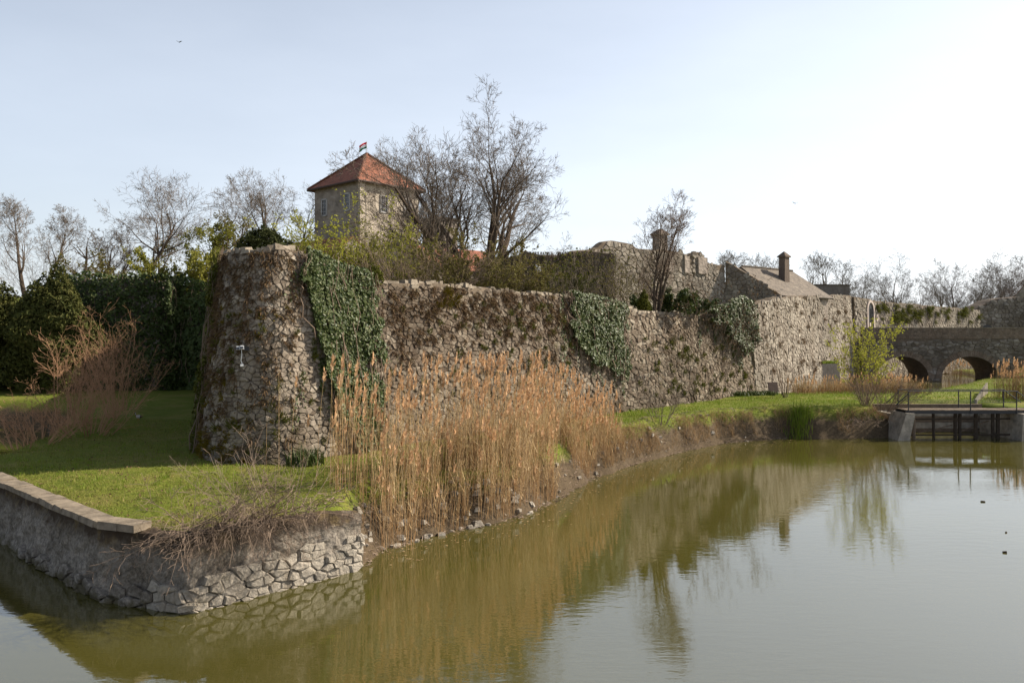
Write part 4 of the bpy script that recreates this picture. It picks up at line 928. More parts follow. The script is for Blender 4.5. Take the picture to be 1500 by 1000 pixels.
x = xat(552, 31.0); evergreen('cypress_bush', 'small conifer bush poking from the ivy at the wall top', x-.1, 30.6, 7.6, .5, .5, 1.1, 1200, .10, 'tuft', 306, 'shrub', .4)

# ------------------------------------------------------------------ ivy
def ivy(label, path, u0, u1, zlo, zhi, n, size, seed, batter, zref, mat='ivy', depth=.3, dens=None, over=.0, name='ivy_curtain'):
    rr = np.random.default_rng(seed); u = rr.uniform(u0, u1, n*2); t = rr.random(n*2); lo = zlo(u); hi = zhi(u); z = lo+(hi-lo)*t
    edge = np.minimum(np.minimum((u-u0), (u1-u))*1.2, (z-lo)*1.2); k = (fbm(u*2.2, z*2.2, seed)+.5*np.clip(edge*1.3, -1, 1) > .60+.12*(fbm(u*.8, z*.8, seed+9) > .62)) if dens is None else dens(u, z)
    u, z = u[k][:n], z[k][:n]; m = len(u)
    th = depth*(.35+1.1*fbm(u*1.1, z*1.1, seed+3)); h = .05+th*(1-.5*rr.random(m)**2)
    P = path.map(u, z, h, zref, batter); nn_ = np.stack([np.interp(u, path.s, path.N[:, 0]), np.interp(u, path.s, path.N[:, 1]), 0*u+.35], 1)
    t_ = thing(name, label, 'ivy', tuple(P[np.argmin(P[:, 2])]))
    tag(mk('leaves', *cards(P, nn_+rr.normal(0, .42, (m, 3)), rr.uniform(.45, 1.35, m)*size, seed, 1.0, .12), M[mat], t_), kind='stuff')
    R_ = []; q = random.Random(seed+50)
    for j in range(34):
        a = q.uniform(u0, u1); z_ = float(zlo(np.array([a]))[0])+.3; L_ = q.uniform(.4, 1.5); side = q.random() < .35
        if side: a = q.choice((u0, u1)); z_ = q.uniform(z_, float(zhi(np.array([a]))[0]))
        for c in range(int(L_*14)): R_.append((a+q.gauss(0, .07)+(c/14*.5*(1 if a > (u0+u1)/2 else -1) if side else 0), z_-c/14, .06+.08*q.random()))
    R_ = np.array(R_); R_ = R_[R_[:, 1] > 1.4]; Pr = path.map(R_[:, 0], R_[:, 1], R_[:, 2], zref, batter); n2 = np.stack([np.interp(R_[:, 0], path.s, path.N[:, 0]), np.interp(R_[:, 0], path.s, path.N[:, 1]), 0*R_[:, 0]+.3], 1)
    tag(mk('runners', *cards(Pr, n2+rr.normal(0, .4, n2.shape), rr.uniform(.4, 1.0, len(Pr))*size, seed+1, 1.0, .12), M[mat], t_), kind='stuff')
    st = G(); q = random.Random(seed)
    for j in range(40):
        a = q.uniform(u0+.1, u1-.1); zz = float(zlo(np.array([a]))[0]); zt = float(zhi(np.array([a]))[0]); pts = []
        for s_ in range(9):
            a = min(max(a+q.gauss(0, .12), u0), u1); zc = zz+(zt-zz)*s_/8; pts.append(path.map(np.array([a]), np.array([zc]), np.array([.08+(.1 if j % 2 else depth*1.15)*q.random()]), zref, batter)[0])
        st.add(*tube(pts, np.linspace(.022, .008, 9), 4))
    tag(st.build('stems', M['twig_grey'], t_), kind='stuff'); return t_
sA, sB = S_r-.2, s_px(P1, 566)
def lo1(u): return np.interp(u, [sA, sA+.45, sA+1.2, sA+2.0, sB-.6, sB], [7.8, 4.9, 2.4, 1.5, 1.5, 2.0])
ivy('glossy green ivy curtain draped over the bastion beside the bare nose', P1, sA-.2, sB, lo1, lambda u: zt1(u)+.22, 10500, .135, 401, B1, 1.2, depth=.35)
u0, u1 = s_px(P1, 842), s_px(P1, 928)
ivy('ivy sheet hanging from the middle of the long moat wall', P1, u0, u1, lambda u: np.interp(u, [u0, u0+1.5, u1-1, u1], [6.4, 4.4, 3.4, 4.6]), lambda u: zt1(u)+.3, 5200, .15, 402, B1, 1.2, depth=.4)
v0, v1 = s_px(P1, 1036), P1.L+.0
ivy('thick dark green ivy clump on the corner below the brown roof', P1, v0, v1, lambda u: np.interp(u, [v0, v0+2, v1-2.5, v1], [7.0, 6.4, 4.4, 5.2]), lambda u: zt1(u)+np.interp(u, [v0, v1-2, v1], [.3, 1.3, 1.0]), 5600, .19, 403, B1, 1.2, depth=.8)
# ivy clad walls on the left
def ivy_wall(label, wl, pts, zt, n, seed):
    f_ = lambda u: zt+.75*(fbm(np.asarray(u)*.45, 0*np.asarray(u), seed)-.5)*2
    t, P = simple_wall('ivy_wall', wl, pts, 1.0, f_, 1.0, .03, .6, .45, M['stone_dark'], M['mortar_dark'], seed)
    ivy(label, P, 0, P.L, lambda u: 1.3+0*u, lambda u: f_(u)+.5, n, .24, seed+1, .03, 1.0, 'ivy_dark', 1.2, dens=lambda u, z: fbm(u, z, seed) > .18)
ivy_wall('dense dark ivy covering the long left wall from top to foot', 'long left castle wall buried in dark ivy beside the conifers', [(-34.5,60.6),(-26.8,60.4),(-26.3,62.8)], 10.0, 10000, 411)
ivy_wall('dark ivy on the recessed wall between bastion and long ivy wall', 'recessed shaded wall buried in ivy behind the bastion flank', [(-27.0,62.6),(-22.0,61.6)], 9.5, 6000, 421)
# greenery on the shaded left edge of the bastion
fu0, fu1 = S_flank-5, S_nose0-.1
ivy('leafy green creeper along the shaded flank edge of the bastion', P1, fu0, fu1, lambda u: 1.4+0*u, lambda u: zt1(u)+.25, 5200, .13, 431, B1, 1.2, 'tuft', .35, dens=lambda u, z: (fbm(u*.9, z*.9, 77)+.25*(z > 7) > .46))
ivy('olive creeper spilling over the top of the garden wall', PV, 3.5, PV.L, lambda u: 10.2+0*u, lambda u: zv(u)+.3, 220, .17, 441, 0, 6.6, 'tuft', .5)
# brown vines on garden wall
gvv = G(); q = random.Random(77)
for k in range(260):
    a = q.uniform(0, PV.L); pts = []; z = 11.9
    zl_ = q.uniform(6.8, 9.5); n = 7
    for s_ in range(n): a = min(max(a+q.gauss(0, .1), 0), PV.L); pts.append(PV.map(np.array([a]), np.array([z+(zl_-z)*s_/(n-1)]), np.array([.08+.3*q.random()]), 6.6, 0)[0])
    gvv.add(*tube(pts, .02, 3))
vn_ = thing('vine_curtain', 'brown leafless vines hanging down the garden wall', 'vine', (3, 58, 7)); tag(gvv.build('vines', M['twig'], vn_), kind='stuff')

# ------------------------------------------------------------------ tufts rooted in the masonry
def clumps(path, spec, seed, batter, zref):
    """spec: (u,z,size,droop) -> blades of a clump"""
    rr = np.random.default_rng(seed); P0 = []; P1_ = []; r = []
    V = []; Fq = []
    k = 0; Vs = []; Fs = []
    for u, z, s, dr, nb in spec:
        b = path.map(np.full(nb, u)+rr.normal(0, s*.28, nb), np.full(nb, z)+rr.normal(0, s*.22, nb), np.full(nb, .05), zref, batter)
        n = np.array([np.interp(u, path.s, path.N[:, 0]), np.interp(u, path.s, path.N[:, 1]), 0])
        d = n*rr.uniform(.2, .8, (nb, 1))+rr.normal(0, .35, (nb, 3))+np.array([0, 0, dr]); d /= np.linalg.norm(d, axis=1, keepdims=True)
        L = s*rr.uniform(.4, 1.0, (nb, 1)); side = np.cross(d, rr.normal(0, 1, (nb, 3))); side /= np.maximum(np.linalg.norm(side, axis=1, keepdims=True), 1e-6)
        wv_ = np.maximum(.012, s*.045); m = b+d*L*.6; t = b+d*L+np.array([0, 0, -.15*s if dr <= 0 else .05*s])
        Vv = np.stack([b-side*wv_*.5, b+side*wv_*.5, m-side*wv_, m+side*wv_, t], 1).reshape(-1, 3); o = np.arange(nb)*5+k
        Vs.append(Vv); Fs.append((np.stack([o, o+1, o+3, o+2], 1), np.stack([o+2, o+3, o+4], 1))); k += nb*5
    return np.concatenate(Vs), [np.concatenate([a for a, b in Fs]), np.concatenate([b for a, b in Fs])]
rr = np.random.default_rng(55); q = random.Random(56)
sp = []
for k in range(800):                               # brown thatch: thick on the nose's upper left, thinner along the wall top
    if k < 420: u = q.uniform(S_nose0-1.5, S_r-.2); z = 2+6.7*q.random()**.7; ok = (S_r-.3-u)*.9+(z-4.5)*.5+q.gauss(0, 1.1) > .9
    elif k < 800: u = q.uniform(sB, s_px(P1, 850)); z = 7.9-abs(q.gauss(0, 1.5)); ok = z > 2
    else: u = q.uniform(s_px(P1, 930), P1.L); z = q.uniform(2, 7); ok = True
    if ok and z < float(zt1(np.array([u]))[0]): sp.append((u, z, q.uniform(.14, .34), -.35, 26))
th_ = thing('wall_thatch', 'brown withered plants clinging to the bastion nose and wall top', 'plant', (-8, 26, 2))
tag(mk('dry_stems', *clumps(P1, sp, 57, B1, 1.2), M['drytuft'], th_), kind='stuff')
sp = []
for k in range(210):
    if k < 45: u = q.uniform(S_nose0-.4, S_r+.4); z = q.uniform(2, 7)
    elif k < 120: u = sB+(s_px(P1, 850)-sB)*q.random()**.6; z = q.uniform(3.3, 7.4)
    else: u = q.uniform(s_px(P1, 925), P1.L-.5); z = q.uniform(2.0, 5.6)
    sp.append((u, z, q.uniform(.16, .36)*(1.0 if k < 120 else 1.15), .45, 34))
gt_ = thing('wall_tufts', 'green tufts of small plants rooted in the moat wall joints', 'plant', (0, 36, 4))
tag(mk('green_stems', *clumps(P1, sp, 58, B1, 1.2), M['tuft'], gt_), kind='stuff')
sp = [(q.uniform(S_nose0-.6, S_nose+.4), 1.3+abs(q.gauss(0, .8)), q.uniform(.15, .3), .2, 30) for k in range(70)]+[(q.gauss(s_px(P1, 668), .45), q.uniform(7.1, 8.0), q.uniform(.2, .35), .2, 34) for k in range(16)]+[(q.uniform(S_nose0, S_r-1), q.uniform(3, 7), q.uniform(.12, .22), .1, 26) for k in range(60)]
mo_ = thing('moss_cushions', 'ochre moss cushions at the foot and joints of the bastion', 'moss', (-9.5, 26, 1.6))
tag(mk('moss', *clumps(P1, sp, 59, B1, 1.2), M['moss'], mo_), kind='stuff')
sp = [(q.uniform(0, P3.L), q.uniform(2, 9.3), q.uniform(.2, .5), -.1, 26) for k in range(90)]
c3 = thing('curtain_tufts', 'sparse brown and olive plants rooted in the curtain wall', 'plant', (27, 70, 4)); tag(mk('dry_stems', *clumps(P3, sp, 60, .06, .9), M['drytuft'], c3), kind='stuff')
sp = [(q.uniform(5, PG.L), q.uniform(7.4, 9.3), q.uniform(.4, .9), -.3, 40) for k in range(60)]
c4 = thing('gate_wall_growth', 'olive plants growing along the top of the gate wall', 'plant', (48, 95, 8)); tag(mk('green_stems', *clumps(PG, sp, 61, .02, 1.0), M['tuft'], c4), kind='stuff')

# ------------------------------------------------------------------ reeds
def in_reed(u, off): return True
PSH = Path(SHORE[NQ-1:NQ+8], True); rr = np.random.default_rng(71)
def reeds(label, pts, base_z, hmin, hmax, plume, seed, name='reed_bed', lean=.05, r=.0058, hs=1.0):
    g = np.random.default_rng(seed); n = len(pts); P = np.column_stack([pts, base_z]); H = g.uniform(hmin, hmax, n)*hs
    l = g.normal(0, lean, (n, 2))+np.array([.03, 0]); m = P+np.column_stack([l*H[:, None]*.35, H*.55]); t = P+np.column_stack([l*H[:, None], H*.99])
    T0 = m-P; T1 = t-m; st = G(); lowg = G(); lowg.add(*frusta(P, m, T0, T0+T1, np.full(n, r), np.full(n, r*.8), 3)); st.add(*frusta(m, t, T0+T1, T1, np.full(n, r*.8), np.full(n, r*.4), 3))
    th_ = thing(name, label, 'reeds', tuple(P.mean(0)))
    # long thin leaves
    nl = int(n*1.6); i = g.integers(0, n, nl); u_ = g.uniform(.25, .85, nl)[:, None]; b = P[i]*(1-u_)+t[i]*u_; a = g.uniform(0, 6.28, nl); d = np.stack([np.cos(a)*.45, np.sin(a)*.6, g.uniform(-.1, 1.1, nl)], 1)*g.uniform(.2, .6, nl)[:, None]
    s_ = np.stack([-np.sin(a), np.cos(a), 0*a], 1)*.010; V = np.stack([b-s_, b+s_, b+d], 1).reshape(-1, 3); o = np.arange(nl)*3; st.add(V, np.stack([o, o+1, o+2], 1))
    tag(lowg.build('stems', M['reed'], th_), kind='stuff'); tag(st.build('leaves', M['reed_gold'], th_), kind='stuff')
    k = g.random(n) < plume; b = t[k]; m_ = len(b)
    if m_:
        nb = 9; B = np.repeat(b, nb, 0); L = np.repeat(g.uniform(.24, .46, m_), nb); f_ = np.tile(np.linspace(0, .85, nb), m_); a = g.uniform(0, 6.28, m_*nb)
        c = B+np.stack([.1*f_*L, 0*f_, f_*L-.06], 1); wd = .085*(1-.7*f_)*(L/.28); d = np.stack([np.cos(a)*.5+.25, np.sin(a)*.5, 1.1+0*a], 1); d /= np.linalg.norm(d, axis=1, keepdims=True)
        s_ = np.stack([-np.sin(a), np.cos(a), 0*a], 1)*wd[:, None]*.5; tip = c+d*(L*.42)[:, None]; md = c+d*(L*.2)[:, None]
        V = np.stack([c, md-s_, md+s_, tip], 1).reshape(-1, 3); o = np.arange(m_*nb)*4
        tag(mk('plumes', V, np.concatenate([np.stack([o, o+1, o+3], 1), np.stack([o, o+3, o+2], 1)]), M['plume'], th_), kind='stuff')
    return th_
n = 6800; u = PSH.L*rr.random(n)**1.1; w_ = np.abs(rr.normal(0, 1, n)); offw = .1+w_*np.interp(u/PSH.L, [0, .15, .6, 1], [.7, 1.3, 1.1, .5])
pq = PSH.map(u, 0*u, -offw); cl = fbm(pq[:, 0]*.9, pq[:, 1]*.9, 72); k = (cl > .33) & (offw < 3.4) & (u < PSH.L*.74) & (sdist(pq[:, 0], pq[:, 1], CASTLE) > 1.7) & ~((pq[:, 0] < -3.9) & (pq[:, 1] < 21.3))
k &= (pq[:, 0]/pq[:, 1]*F+750 > 560) | (rr.random(n) < .10); pq = pq[k]; fr_ = (u[k]/PSH.L)
zz = np.maximum(ground(pq[:, 0], pq[:, 1]), -.05); tall = rr.random(len(pq)) < .17-.1*sstep(.5, .72, fr_); hsc = 1-.42*sstep(.42, .74, fr_)
reeds('tall tawny plumed reeds between the lawn and the water', pq[tall, :2], zz[tall], 2.2, 3.5, .7, 73, lean=.08, hs=hsc[tall])
reeds('shorter rust brown reed stems crowding the water edge before the tall plumes', pq[~tall, :2], zz[~tall], .7, 2.2, .05, 78, lean=.13, hs=hsc[~tall])
n = 260; u = rr.uniform(0, 1, n); pts = np.column_stack([-4.3+rr.normal(0, .8, n), 22.6+rr.normal(0, .7, n)]); k = pts[:, 1] > 21; pts = pts[k][:120]
reeds('sparse reed stalks standing on the lawn beside the quay end', pts, np.maximum(ground(pts[:, 0], pts[:, 1]), 0), 1.5, 3.4, .5, 74)
n = 1900; pts = np.column_stack([rr.uniform(xat(1140, 60), xat(1330, 60), n), rr.uniform(56.5, 63, n)]); k = (sdist(pts[:, 0], pts[:, 1], CHAN) > -2.2) & (pts[:, 0] > (pts[:, 1]-57.7)*.72+19.5); pts = pts[k]
reeds('low brown reeds in the inner moat below the curtain wall', pts, np.maximum(ground(pts[:, 0], pts[:, 1]), .8), .55, 1.15, .10, 75, r=.011)
n = 700; pts = np.column_stack([rr.uniform(xat(1484, 51), xat(1620, 51), n), rr.uniform(49.8, 54, n)])
reeds('reeds with pale plumes at the right end of the footbridge', pts, np.maximum(ground(pts[:, 0], pts[:, 1]), 0), 1.3, 2.3, .4, 76, r=.011)
n = 500; pts = np.column_stack([rr.uniform(46, 66, n), rr.uniform(90, 97, n)])
reeds('pale reeds beyond the bridge seen through the arch', pts, np.maximum(ground(pts[:, 0], pts[:, 1]), .8), 1.3, 2.0, .5, 77, r=.014)

# ------------------------------------------------------------------ grass
def scatter(n, x0, x1, y0, y1, cond, seed):
    g = np.random.default_rng(seed); x = g.uniform(x0, x1, n); y = y0+(y1-y0)*g.random(n)**1.3; k = cond(x, y); x, y = x[k], y[k]; return np.column_stack([x, y, ground(x, y)-.01])
lawn = lambda x, y: (sdist(x, y, SHORE) < -.62) & (sdist(x, y, CASTLE) > .9)
P = scatter(150000, -24, -2.0, 17.4, 40, lawn, 81); hh = (.035+.075*fbm(P[:, 0]*1.2, P[:, 1]*1.2, 82)**1.5)*rng.uniform(.6, 1.4, len(P))
lg = mk('lawn_grass', *blades(P, hh, .014, .6, 83), M['grass']); tag(lg, 'short sunlit lawn grass round the bastion foot', 'grass', kind='stuff')
P = scatter(22000, -24, -2.0, 17.4, 40, lawn, 181); k = fbm(P[:, 0]*.9, P[:, 1]*.9, 182) > .52; P = P[k]
lg = mk('dry_lawn_grass', *blades(P, rng.uniform(.03, .09, len(P)), .014, .9, 183), M['straw']); tag(lg, 'withered straw blades in worn patches of the lawn', 'grass', kind='stuff')
P = scatter(3000, -24, -2.0, 17.4, 40, lawn, 184); k = fbm(P[:, 0]*1.5, P[:, 1]*1.5, 185) > .62; P = np.repeat(P[k], 14, 0); P[:, :2] += rng.normal(0, .07, (len(P), 2)); P[:, 2] = ground(P[:, 0], P[:, 1])-.01
lg = mk('lawn_tufts', *blades(P, rng.uniform(.08, .17, len(P)), .014, .5, 186), M['grass_lush']); tag(lg, 'longer green grass tufts scattered over the lawn', 'grass', kind='stuff')
bank = lambda x, y: (sdist(x, y, SHORE) < -.5) & (sdist(x, y, CASTLE) > .9) & (ground(x, y) > .75)
P = scatter(90000, -3, 24, 26, 57, bank, 84); hh = (.06+.2*fbm(P[:, 0]*.7, P[:, 1]*.7, 85)**2)*rng.uniform(.5, 1.4, len(P))
bgm = mk('bank_grass', *blades(P, hh, .022, .5, 86), M['grass_lush']); tag(bgm, 'lush bright grass on the bank below the long moat wall', 'grass', kind='stuff')
P = scatter(26000, 22, 60, 49.5, 84, lambda x, y: (sdist(x, y, CHAN) > 1.0) & (ground(x, y) > .9), 87)
mg = mk('meadow_grass', *blades(P, rng.uniform(.05, .16, len(P)), .04, .5, 88), M['grass_lush']); tag(mg, 'green meadow grass between footbridge and stone bridge', 'grass', kind='stuff')
edge = lambda x, y: (ground(x, y) > .25) & (ground(x, y) < 1.5) & (sdist(x, y, CASTLE) > 1.5)
P = scatter(160000, 3, 23, 33, 47.5, edge, 89); k = fbm(P[:, 0]*.6, P[:, 1]*.6, 90) > .40; P = P[k]
dg = mk('dry_bank_grass', *blades(P, rng.uniform(.15, .45, len(P)), .016, .9, 91), M['straw']); tag(dg, 'straw coloured dead grass hanging on the eroded bank', 'grass', kind='stuff')
P = scatter(30000, -27, -15, 26, 52, lambda x, y: (ground(x, y) > -.1) & (ground(x, y) < 1.5) & (sdist(x, y, CASTLE) > 1.5) & (qdist(x, y) > .8), 92)
dg = mk('dry_bank_grass', *blades(P, rng.uniform(.15, .5, len(P)), .016, .9, 93), M['drytuft']); tag(dg, 'brown dead grass under the reddish shrubs on the left bank', 'grass', kind='stuff')
P = scatter(2600, -24, -2.0, 17.4, 40, lawn, 191); P[:, 2] += .03; N = rng.normal(0, .5, (len(P), 3)); N[:, 2] = 1
lg = mk('fallen_leaves', *cards(P, N, rng.uniform(.04, .09, len(P)), 192), M['drytuft']); tag(lg, 'brown fallen leaves strewn over the lawn', 'leaves', kind='stuff')
n = 420; uu = rng.uniform(0, PS.L, n); P = PS.map(uu, 0*uu+.006, np.abs(rng.normal(0, .9, n))+.1); N = np.tile([0., 0, 1], (n, 1))
lg = mk('floating_litter', *cards(P, N, rng.uniform(.03, .10, n), 193, 1.0, .02), M['straw']); tag(lg, 'bits of leaf and straw floating along the reedy shore', 'litter', kind='stuff')
def tuftplant(name, label, x, y, n, h, mat, seed, wid=.03, lean=.5, sp=.25, cat='plant'):
    g = np.random.default_rng(seed); P = np.column_stack([x+g.normal(0, sp, n), y+g.normal(0, sp, n), 0*np.ones(n)]); P[:, 2] = ground(P[:, 0], P[:, 1])-.02
    o = mk(name, *blades(P, g.uniform(.5, 1.0, n)*h, wid, lean, seed), M[mat]); return tag(o, label, cat, kind='stuff')
tuftplant('leafy_clump', 'dark green strap leaved clump at the foot of the bastion nose', xat(452, 26.4), 26.2, 260, .75, 'ivy', 94, .05, .55, .26)
tuftplant('iris_clump', 'bright green iris leaves at the water edge below the bank', xat(1172, 45.4), 45.6, 420, .8, 'grass_lush', 95, .035, .3, .32)
for k, (px, D, h_) in enumerate(((1078, 55.5, .5), (1100, 56.2, .45), (1118, 56.8, .4))):
    tuftplant('leafy_clump', 'dark leafy weed clump in the grass along the wall foot', xat(px, D), D-1.0, 160, h_, 'ivy', 96+k, .08, .5, .3)['group'] = 'weeds along the wall foot'

# ------------------------------------------------------------------ footbridge and sluice
fbr = thing('footbridge', 'small iron footbridge over the sluice with railings and dark plank deck', 'bridge', (25.6, 45.6, 0))
fx0, fx1, fy0, fy1, fz = 22.2, 29.2, 44.9, 46.1, 1.66
x = fx0
while x < fx1: v, f = box((x+.1, (fy0+fy1)/2, fz+random.uniform(-.008, .008)), (.19, fy1-fy0, .05)); mk('plank', v, f, M['wood'], fbr); x += .2
for y in (fy0+.05, fy1-.05): v, f = box(((fx0+fx1)/2, y, fz-.11), (fx1-fx0, .09, .16)); mk('beam', v, f, M['iron'], fbr)
for y in (fy0, fy1):
    for x in (fx0+.15, (fx0+fx1)/2+.15, fx1-.75): V, f = bar((x, y, fz-.2), (x, y, fz+1.08), .032, 6); mk('rail_post', V, f, M['iron'], fbr)
    for z, r_ in ((1.08, .032), (.45, .02)): V, f = bar((fx0+.1, y, fz+z), (fx1-.7, y, fz+z), r_, 6); mk('rail', V, f, M['iron'], fbr)
    V, f = bar((fx1-.75, y, fz+1.08), (fx1+.2, y-.1, fz+.35), .03, 6); mk('end_brace', V, f, M['iron'], fbr)
    V, f = bar((fx0+.15, y, fz+.95), (fx0-.55, y, fz+.3), .03, 6); mk('end_brace', V, f, M['iron'], fbr)
v, f = box((fx1+2.6, (fy0+fy1)/2+.2, fz-.03), (5.0, 1.0, .12)); mk('approach_slab', v, f, M['wood_dark'], fbr)
sl = thing('sluice', 'old timber and concrete sluice frame standing in the water under the footbridge', 'sluice', (25.6, 45.8, 0))
def prism(poly, y0, y1): n = len(poly); return [(x, y, z) for y in (y0, y1) for x, z in poly], [np.array([list(range(n))]), np.array([list(range(n, 2*n))[::-1]]), np.array([((i+1) % n, i, i+n, (i+1) % n+n) for i in range(n)])]
V, f = prism([(21.3, -1), (22.05, -1), (22.6, 1.5), (22.1, 1.52)], 44.6, 46.4); mk('abutment', V, f, M['concrete'], sl)
V, f = prism([(28.3, -1), (28.85, -1), (28.9, 1.5), (28.45, 1.5)], 44.3, 46.4); mk('abutment', V, f, M['concrete'], sl)
for x in (22.85, 24.0, 25.2, 25.45, 26.35, 27.35, 27.6):
    V, f = bar((x, 45.3, -1), (x+random.uniform(-.05, .05), 45.3, 1.5), random.uniform(.05, .11), 6); mk('post', V, f, M['wood_dark'] if x > 23 else M['wood'], sl)
for z in (1.12, .22): V, f = bar((22.6, 45.28, z), (28.3, 45.28, z+.03), .05, 6); mk('crossbar', V, f, M['wood_dark'], sl)
for a, b in (((23.2, .3), (25.2, .75)), ((25.5, .35), (27.3, 1.0))): V, f = bar((a[0], 45.5, a[1]), (b[0], 45.6, b[1]), .03, 5); mk('brace', V, f, M['wood'], sl)
x = 22.3
for k in range(6):
    v, f = box((25.4, 48.75, -.35+k*.37), (6.6, .25, .36)); mk('wall_board', v, f, M['wood'] if k % 2 else M['concrete'], sl)
for x, s_ in ((22.3, 1), (28.7, -1)): v, f = box((x, 47.5, .15), (.3, 2.4, 2.3)); mk('wing_wall', v, f, M['concrete'], sl)
rp_ = thing('spillway_wall', 'low sunlit slab fence of concrete posts rising from the sluice to the meadow', 'wall', (29, 50, 1.3))
for k in range(18):
    a = np.array([28.9, 49.6])+(np.array([34.6, 58.0])-np.array([28.9, 49.6]))*k/18; v, f = box((a[0], a[1], 1.45+.02*k), (.36, .12, .9+.02*k), R(56)); mk('slab', v, f, M['concrete'], rp_)

# ------------------------------------------------------------------ small things
pb = thing('leaning_plate', 'dark rusty plate leaning against the wall foot near the bare shrub', 'plate', (xat(1132, 56), 56, 1.6))
z0 = gz(xat(1132, 56), 56.0); v, f = box((0, 0, 0), (.75, .06, .85), R(12)); v[:, 1] += (v[:, 2])*.35; v += np.array([xat(1132, 56.3), 56.2, z0+.42]); mk('plate', v, f, M['rust'], pb)
gbk = thing('grassy_block', 'stone block with a grassy top in the inner moat', 'ruin', (xat(1206, 74), 74, 1.2))
v, f = box((xat(1206, 74), 74, 2.0), (2.5, 1.6, 2.4), R(20), .96); mk('block', v, f, M['stone_dark'], gbk)
g = np.random.default_rng(7); n = 900; P = np.column_stack([g.uniform(-1.2, 1.2, n), g.uniform(-.75, .75, n), 0*np.ones(n)]); ca, sa = math.cos(R(20)), math.sin(R(20))
P = np.column_stack([xat(1206, 74)+P[:, 0]*ca-P[:, 1]*sa, 74+P[:, 0]*sa+P[:, 1]*ca, np.full(n, 3.18)]); tag(mk('grass_top', *blades(P, .3, .06, .5, 9), M['grass_lush'], gbk), kind='stuff')
# floodlights on the bastion
fl_ = thing('floodlight', 'pair of small white floodlights on a bracket fixed to the bastion', 'lamp', tuple(map1(np.array([S_nose-.1]), np.array([5.35]), np.array([.1]))[0]))
def npt(du, z, h): return map1(np.array([S_nose-.1+du]), np.array([z]), np.array([h]))[0]
V, f = bar(npt(-.12, 5.5, .0), npt(.3, 5.5, .28), .025, 5); mk('bracket', V, f, M['black'], fl_)
for du, z in ((-.06, 5.52), (.1, 5.54)):
    c = npt(du, z, .3); v, f = box(c, (.13, .17, .12), .4, .8); h_ = mk('lamp_head', v, f, M['white'], fl_); v, f = box(c+np.array([.02, -.1, -.01]), (.1, .02, .08), .4); mk('lens', v, f, M['glass'], h_)
v, f = box(npt(.26, 5.5, .24), (.14, .14, .13), .3); mk('driver_box', v, f, M['black'], fl_)
V, f = tube([npt(.0, 5.5, .2), npt(.06, 5.3, .22), npt(.02, 5.1, .2), npt(.05, 4.98, .15)], .014, 5); mk('cable', V, f, M['white'], fl_)
v, f = box(npt(.06, 4.95, .18), (.1, .1, .07), .4); mk('junction_box', v, f, M['white'], fl_)
# mallard on the lawn
dx, dy = xat(203, 39.8), 39.8; dz = gz(dx, dy)
dk = thing('duck', 'mallard duck standing on the shaded lawn near the reddish shrubs', 'duck', (dx, dy, dz))
prof = [(-.27, .17, .01), (-.2, .175, .035), (-.1, .16, .075), (.02, .15, .09), (.12, .16, .075), (.17, .2, .045), (.185, .25, .034), (.195, .30, .036), (.215, .335, .042), (.25, .34, .03), (.275, .335, .012)]
V = []; K = 8
for a, z, r_ in prof:
    for j in range(K): V.append((dx-a*.95+0*j, dy+.3*a+r_*math.cos(6.283*j/K), dz+z+r_*math.sin(6.283*j/K)*.95))
n = len(prof); ii = np.arange(n*K).reshape(n, K); q_ = np.stack([ii[:-1], ii[1:], np.roll(ii[1:], -1, 1), np.roll(ii[:-1], -1, 1)], -1).reshape(-1, 4)
mi = np.repeat([1, 1, 0, 0, 2, 3, 4, 3, 3, 3], K).tolist()+[1, 3]
mk('body', V, [q_, np.array([ii[0, ::-1].tolist(), ii[-1].tolist()])], [plain('duck_flank', (.42,.40,.38), .8), plain('duck_tail', (.06,.045,.035), .8), plain('duck_breast', (.16,.08,.05), .8), plain('duck_head', (.01,.03,.018), .4), M['white']], dk, True, mi)
V, f = bar((dx-.26, dy+.085, dz+.335), (dx-.33, dy+.1, dz+.325), .014, 5); mk('bill', V, f, plain('duck_bill', (.45,.33,.05), .6), dk)
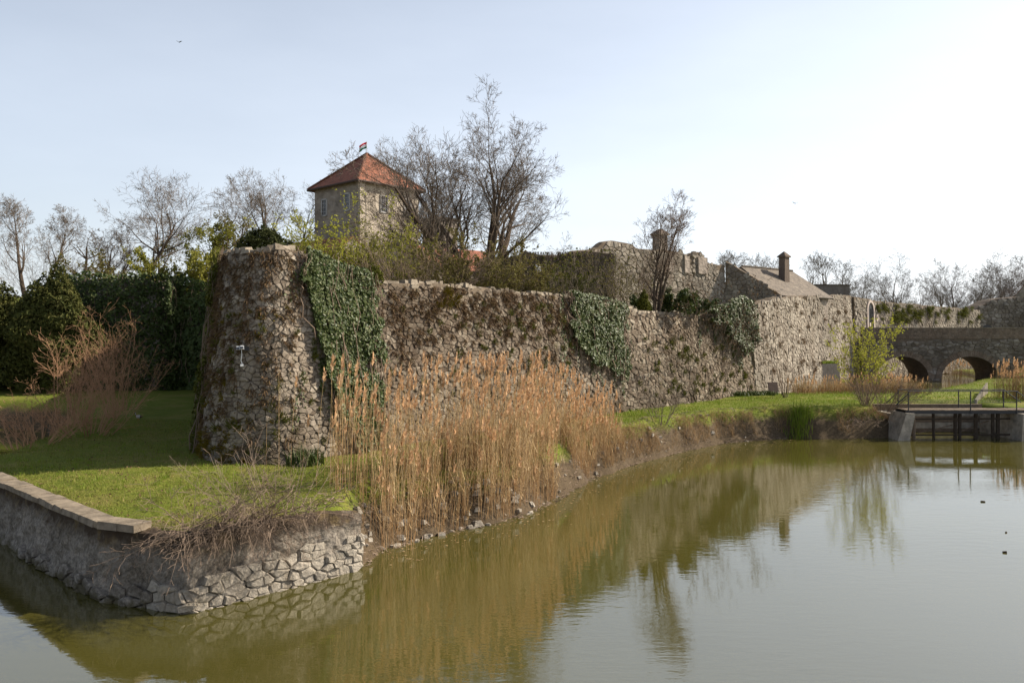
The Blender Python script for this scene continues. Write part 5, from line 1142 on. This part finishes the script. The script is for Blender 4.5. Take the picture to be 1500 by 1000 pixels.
for s_ in (-1, 1): V, f = bar((dx-.02, dy+s_*.04, dz-.01), (dx-.02, dy+s_*.035, dz+.1), .009, 5); mk('leg', V, f, plain('duck_leg', (.5,.2,.03), .7), dk)
# white scrap in the shrub
c = np.array(at(787, 394, 44.6)); V = []; K = 9; g = random.Random(2)
for a, z, r_ in ((0, .24, .03), (0, .18, .12), (.03, .06, .17), (.06, -.08, .19), (.08, -.17, .17)):
    for j in range(K): V.append(c+np.array([a+r_*math.cos(6.283*j/K)*g.uniform(.8, 1.15), r_*.7*math.sin(6.283*j/K)*g.uniform(.8, 1.15), z+g.uniform(-.03, .03)]))
ii = np.arange(5*K).reshape(5, K); q_ = np.stack([ii[:-1], np.roll(ii[:-1], -1, 1), np.roll(ii[1:], -1, 1), ii[1:]], -1).reshape(-1, 4)
tag(mk('plastic_bag', V, [q_, np.array([ii[0].tolist()])], M['white']), 'small white crumpled scrap caught in the brown shrub above the moat wall', 'bag')
# floating bits and birds
for k, (px, py, s_) in enumerate(((1440, 735, .15), (1474, 780, .06), (1472, 809, .12))):
    D = F*6/(py-488); v, f = rock((xat(px, D), D, .015), (s_, s_*.5, .04), random.Random(k)); tag(mk('floating_leaf', v, f, M['wood_dark']), 'small dark bit of debris floating on the open water', 'debris', 'bits floating on the water')
for px, py, D, lab in ((1165, 298, 90, 'tiny bird flying in the pale sky above the brown roof'), (262, 62, 90, 'tiny bird flying high in the blue sky above the round crowned tree')):
    c = np.array(at(px, py, D)); V = [c+np.array(p) for p in ((0, -.18, 0), (0, .2, .03), (-.06, 0, .05), (.06, 0, .05), (-.36, .05, .18), (.36, .05, .14), (0, 0, -.05), (-.2, -.06, .13), (.2, -.06, .11))]
    tag(mk('bird', V, [np.array([(0,2,6),(0,6,3),(1,6,2),(1,3,6),(0,3,2),(1,2,3),(2,7,4),(2,4,1),(3,5,8),(3,1,5)])], M['black']), lab, 'bird')
print('objects', len(bpy.data.objects), 'tris', sum(len(m.loops)-2*len(m.polygons) for m in bpy.data.meshes))
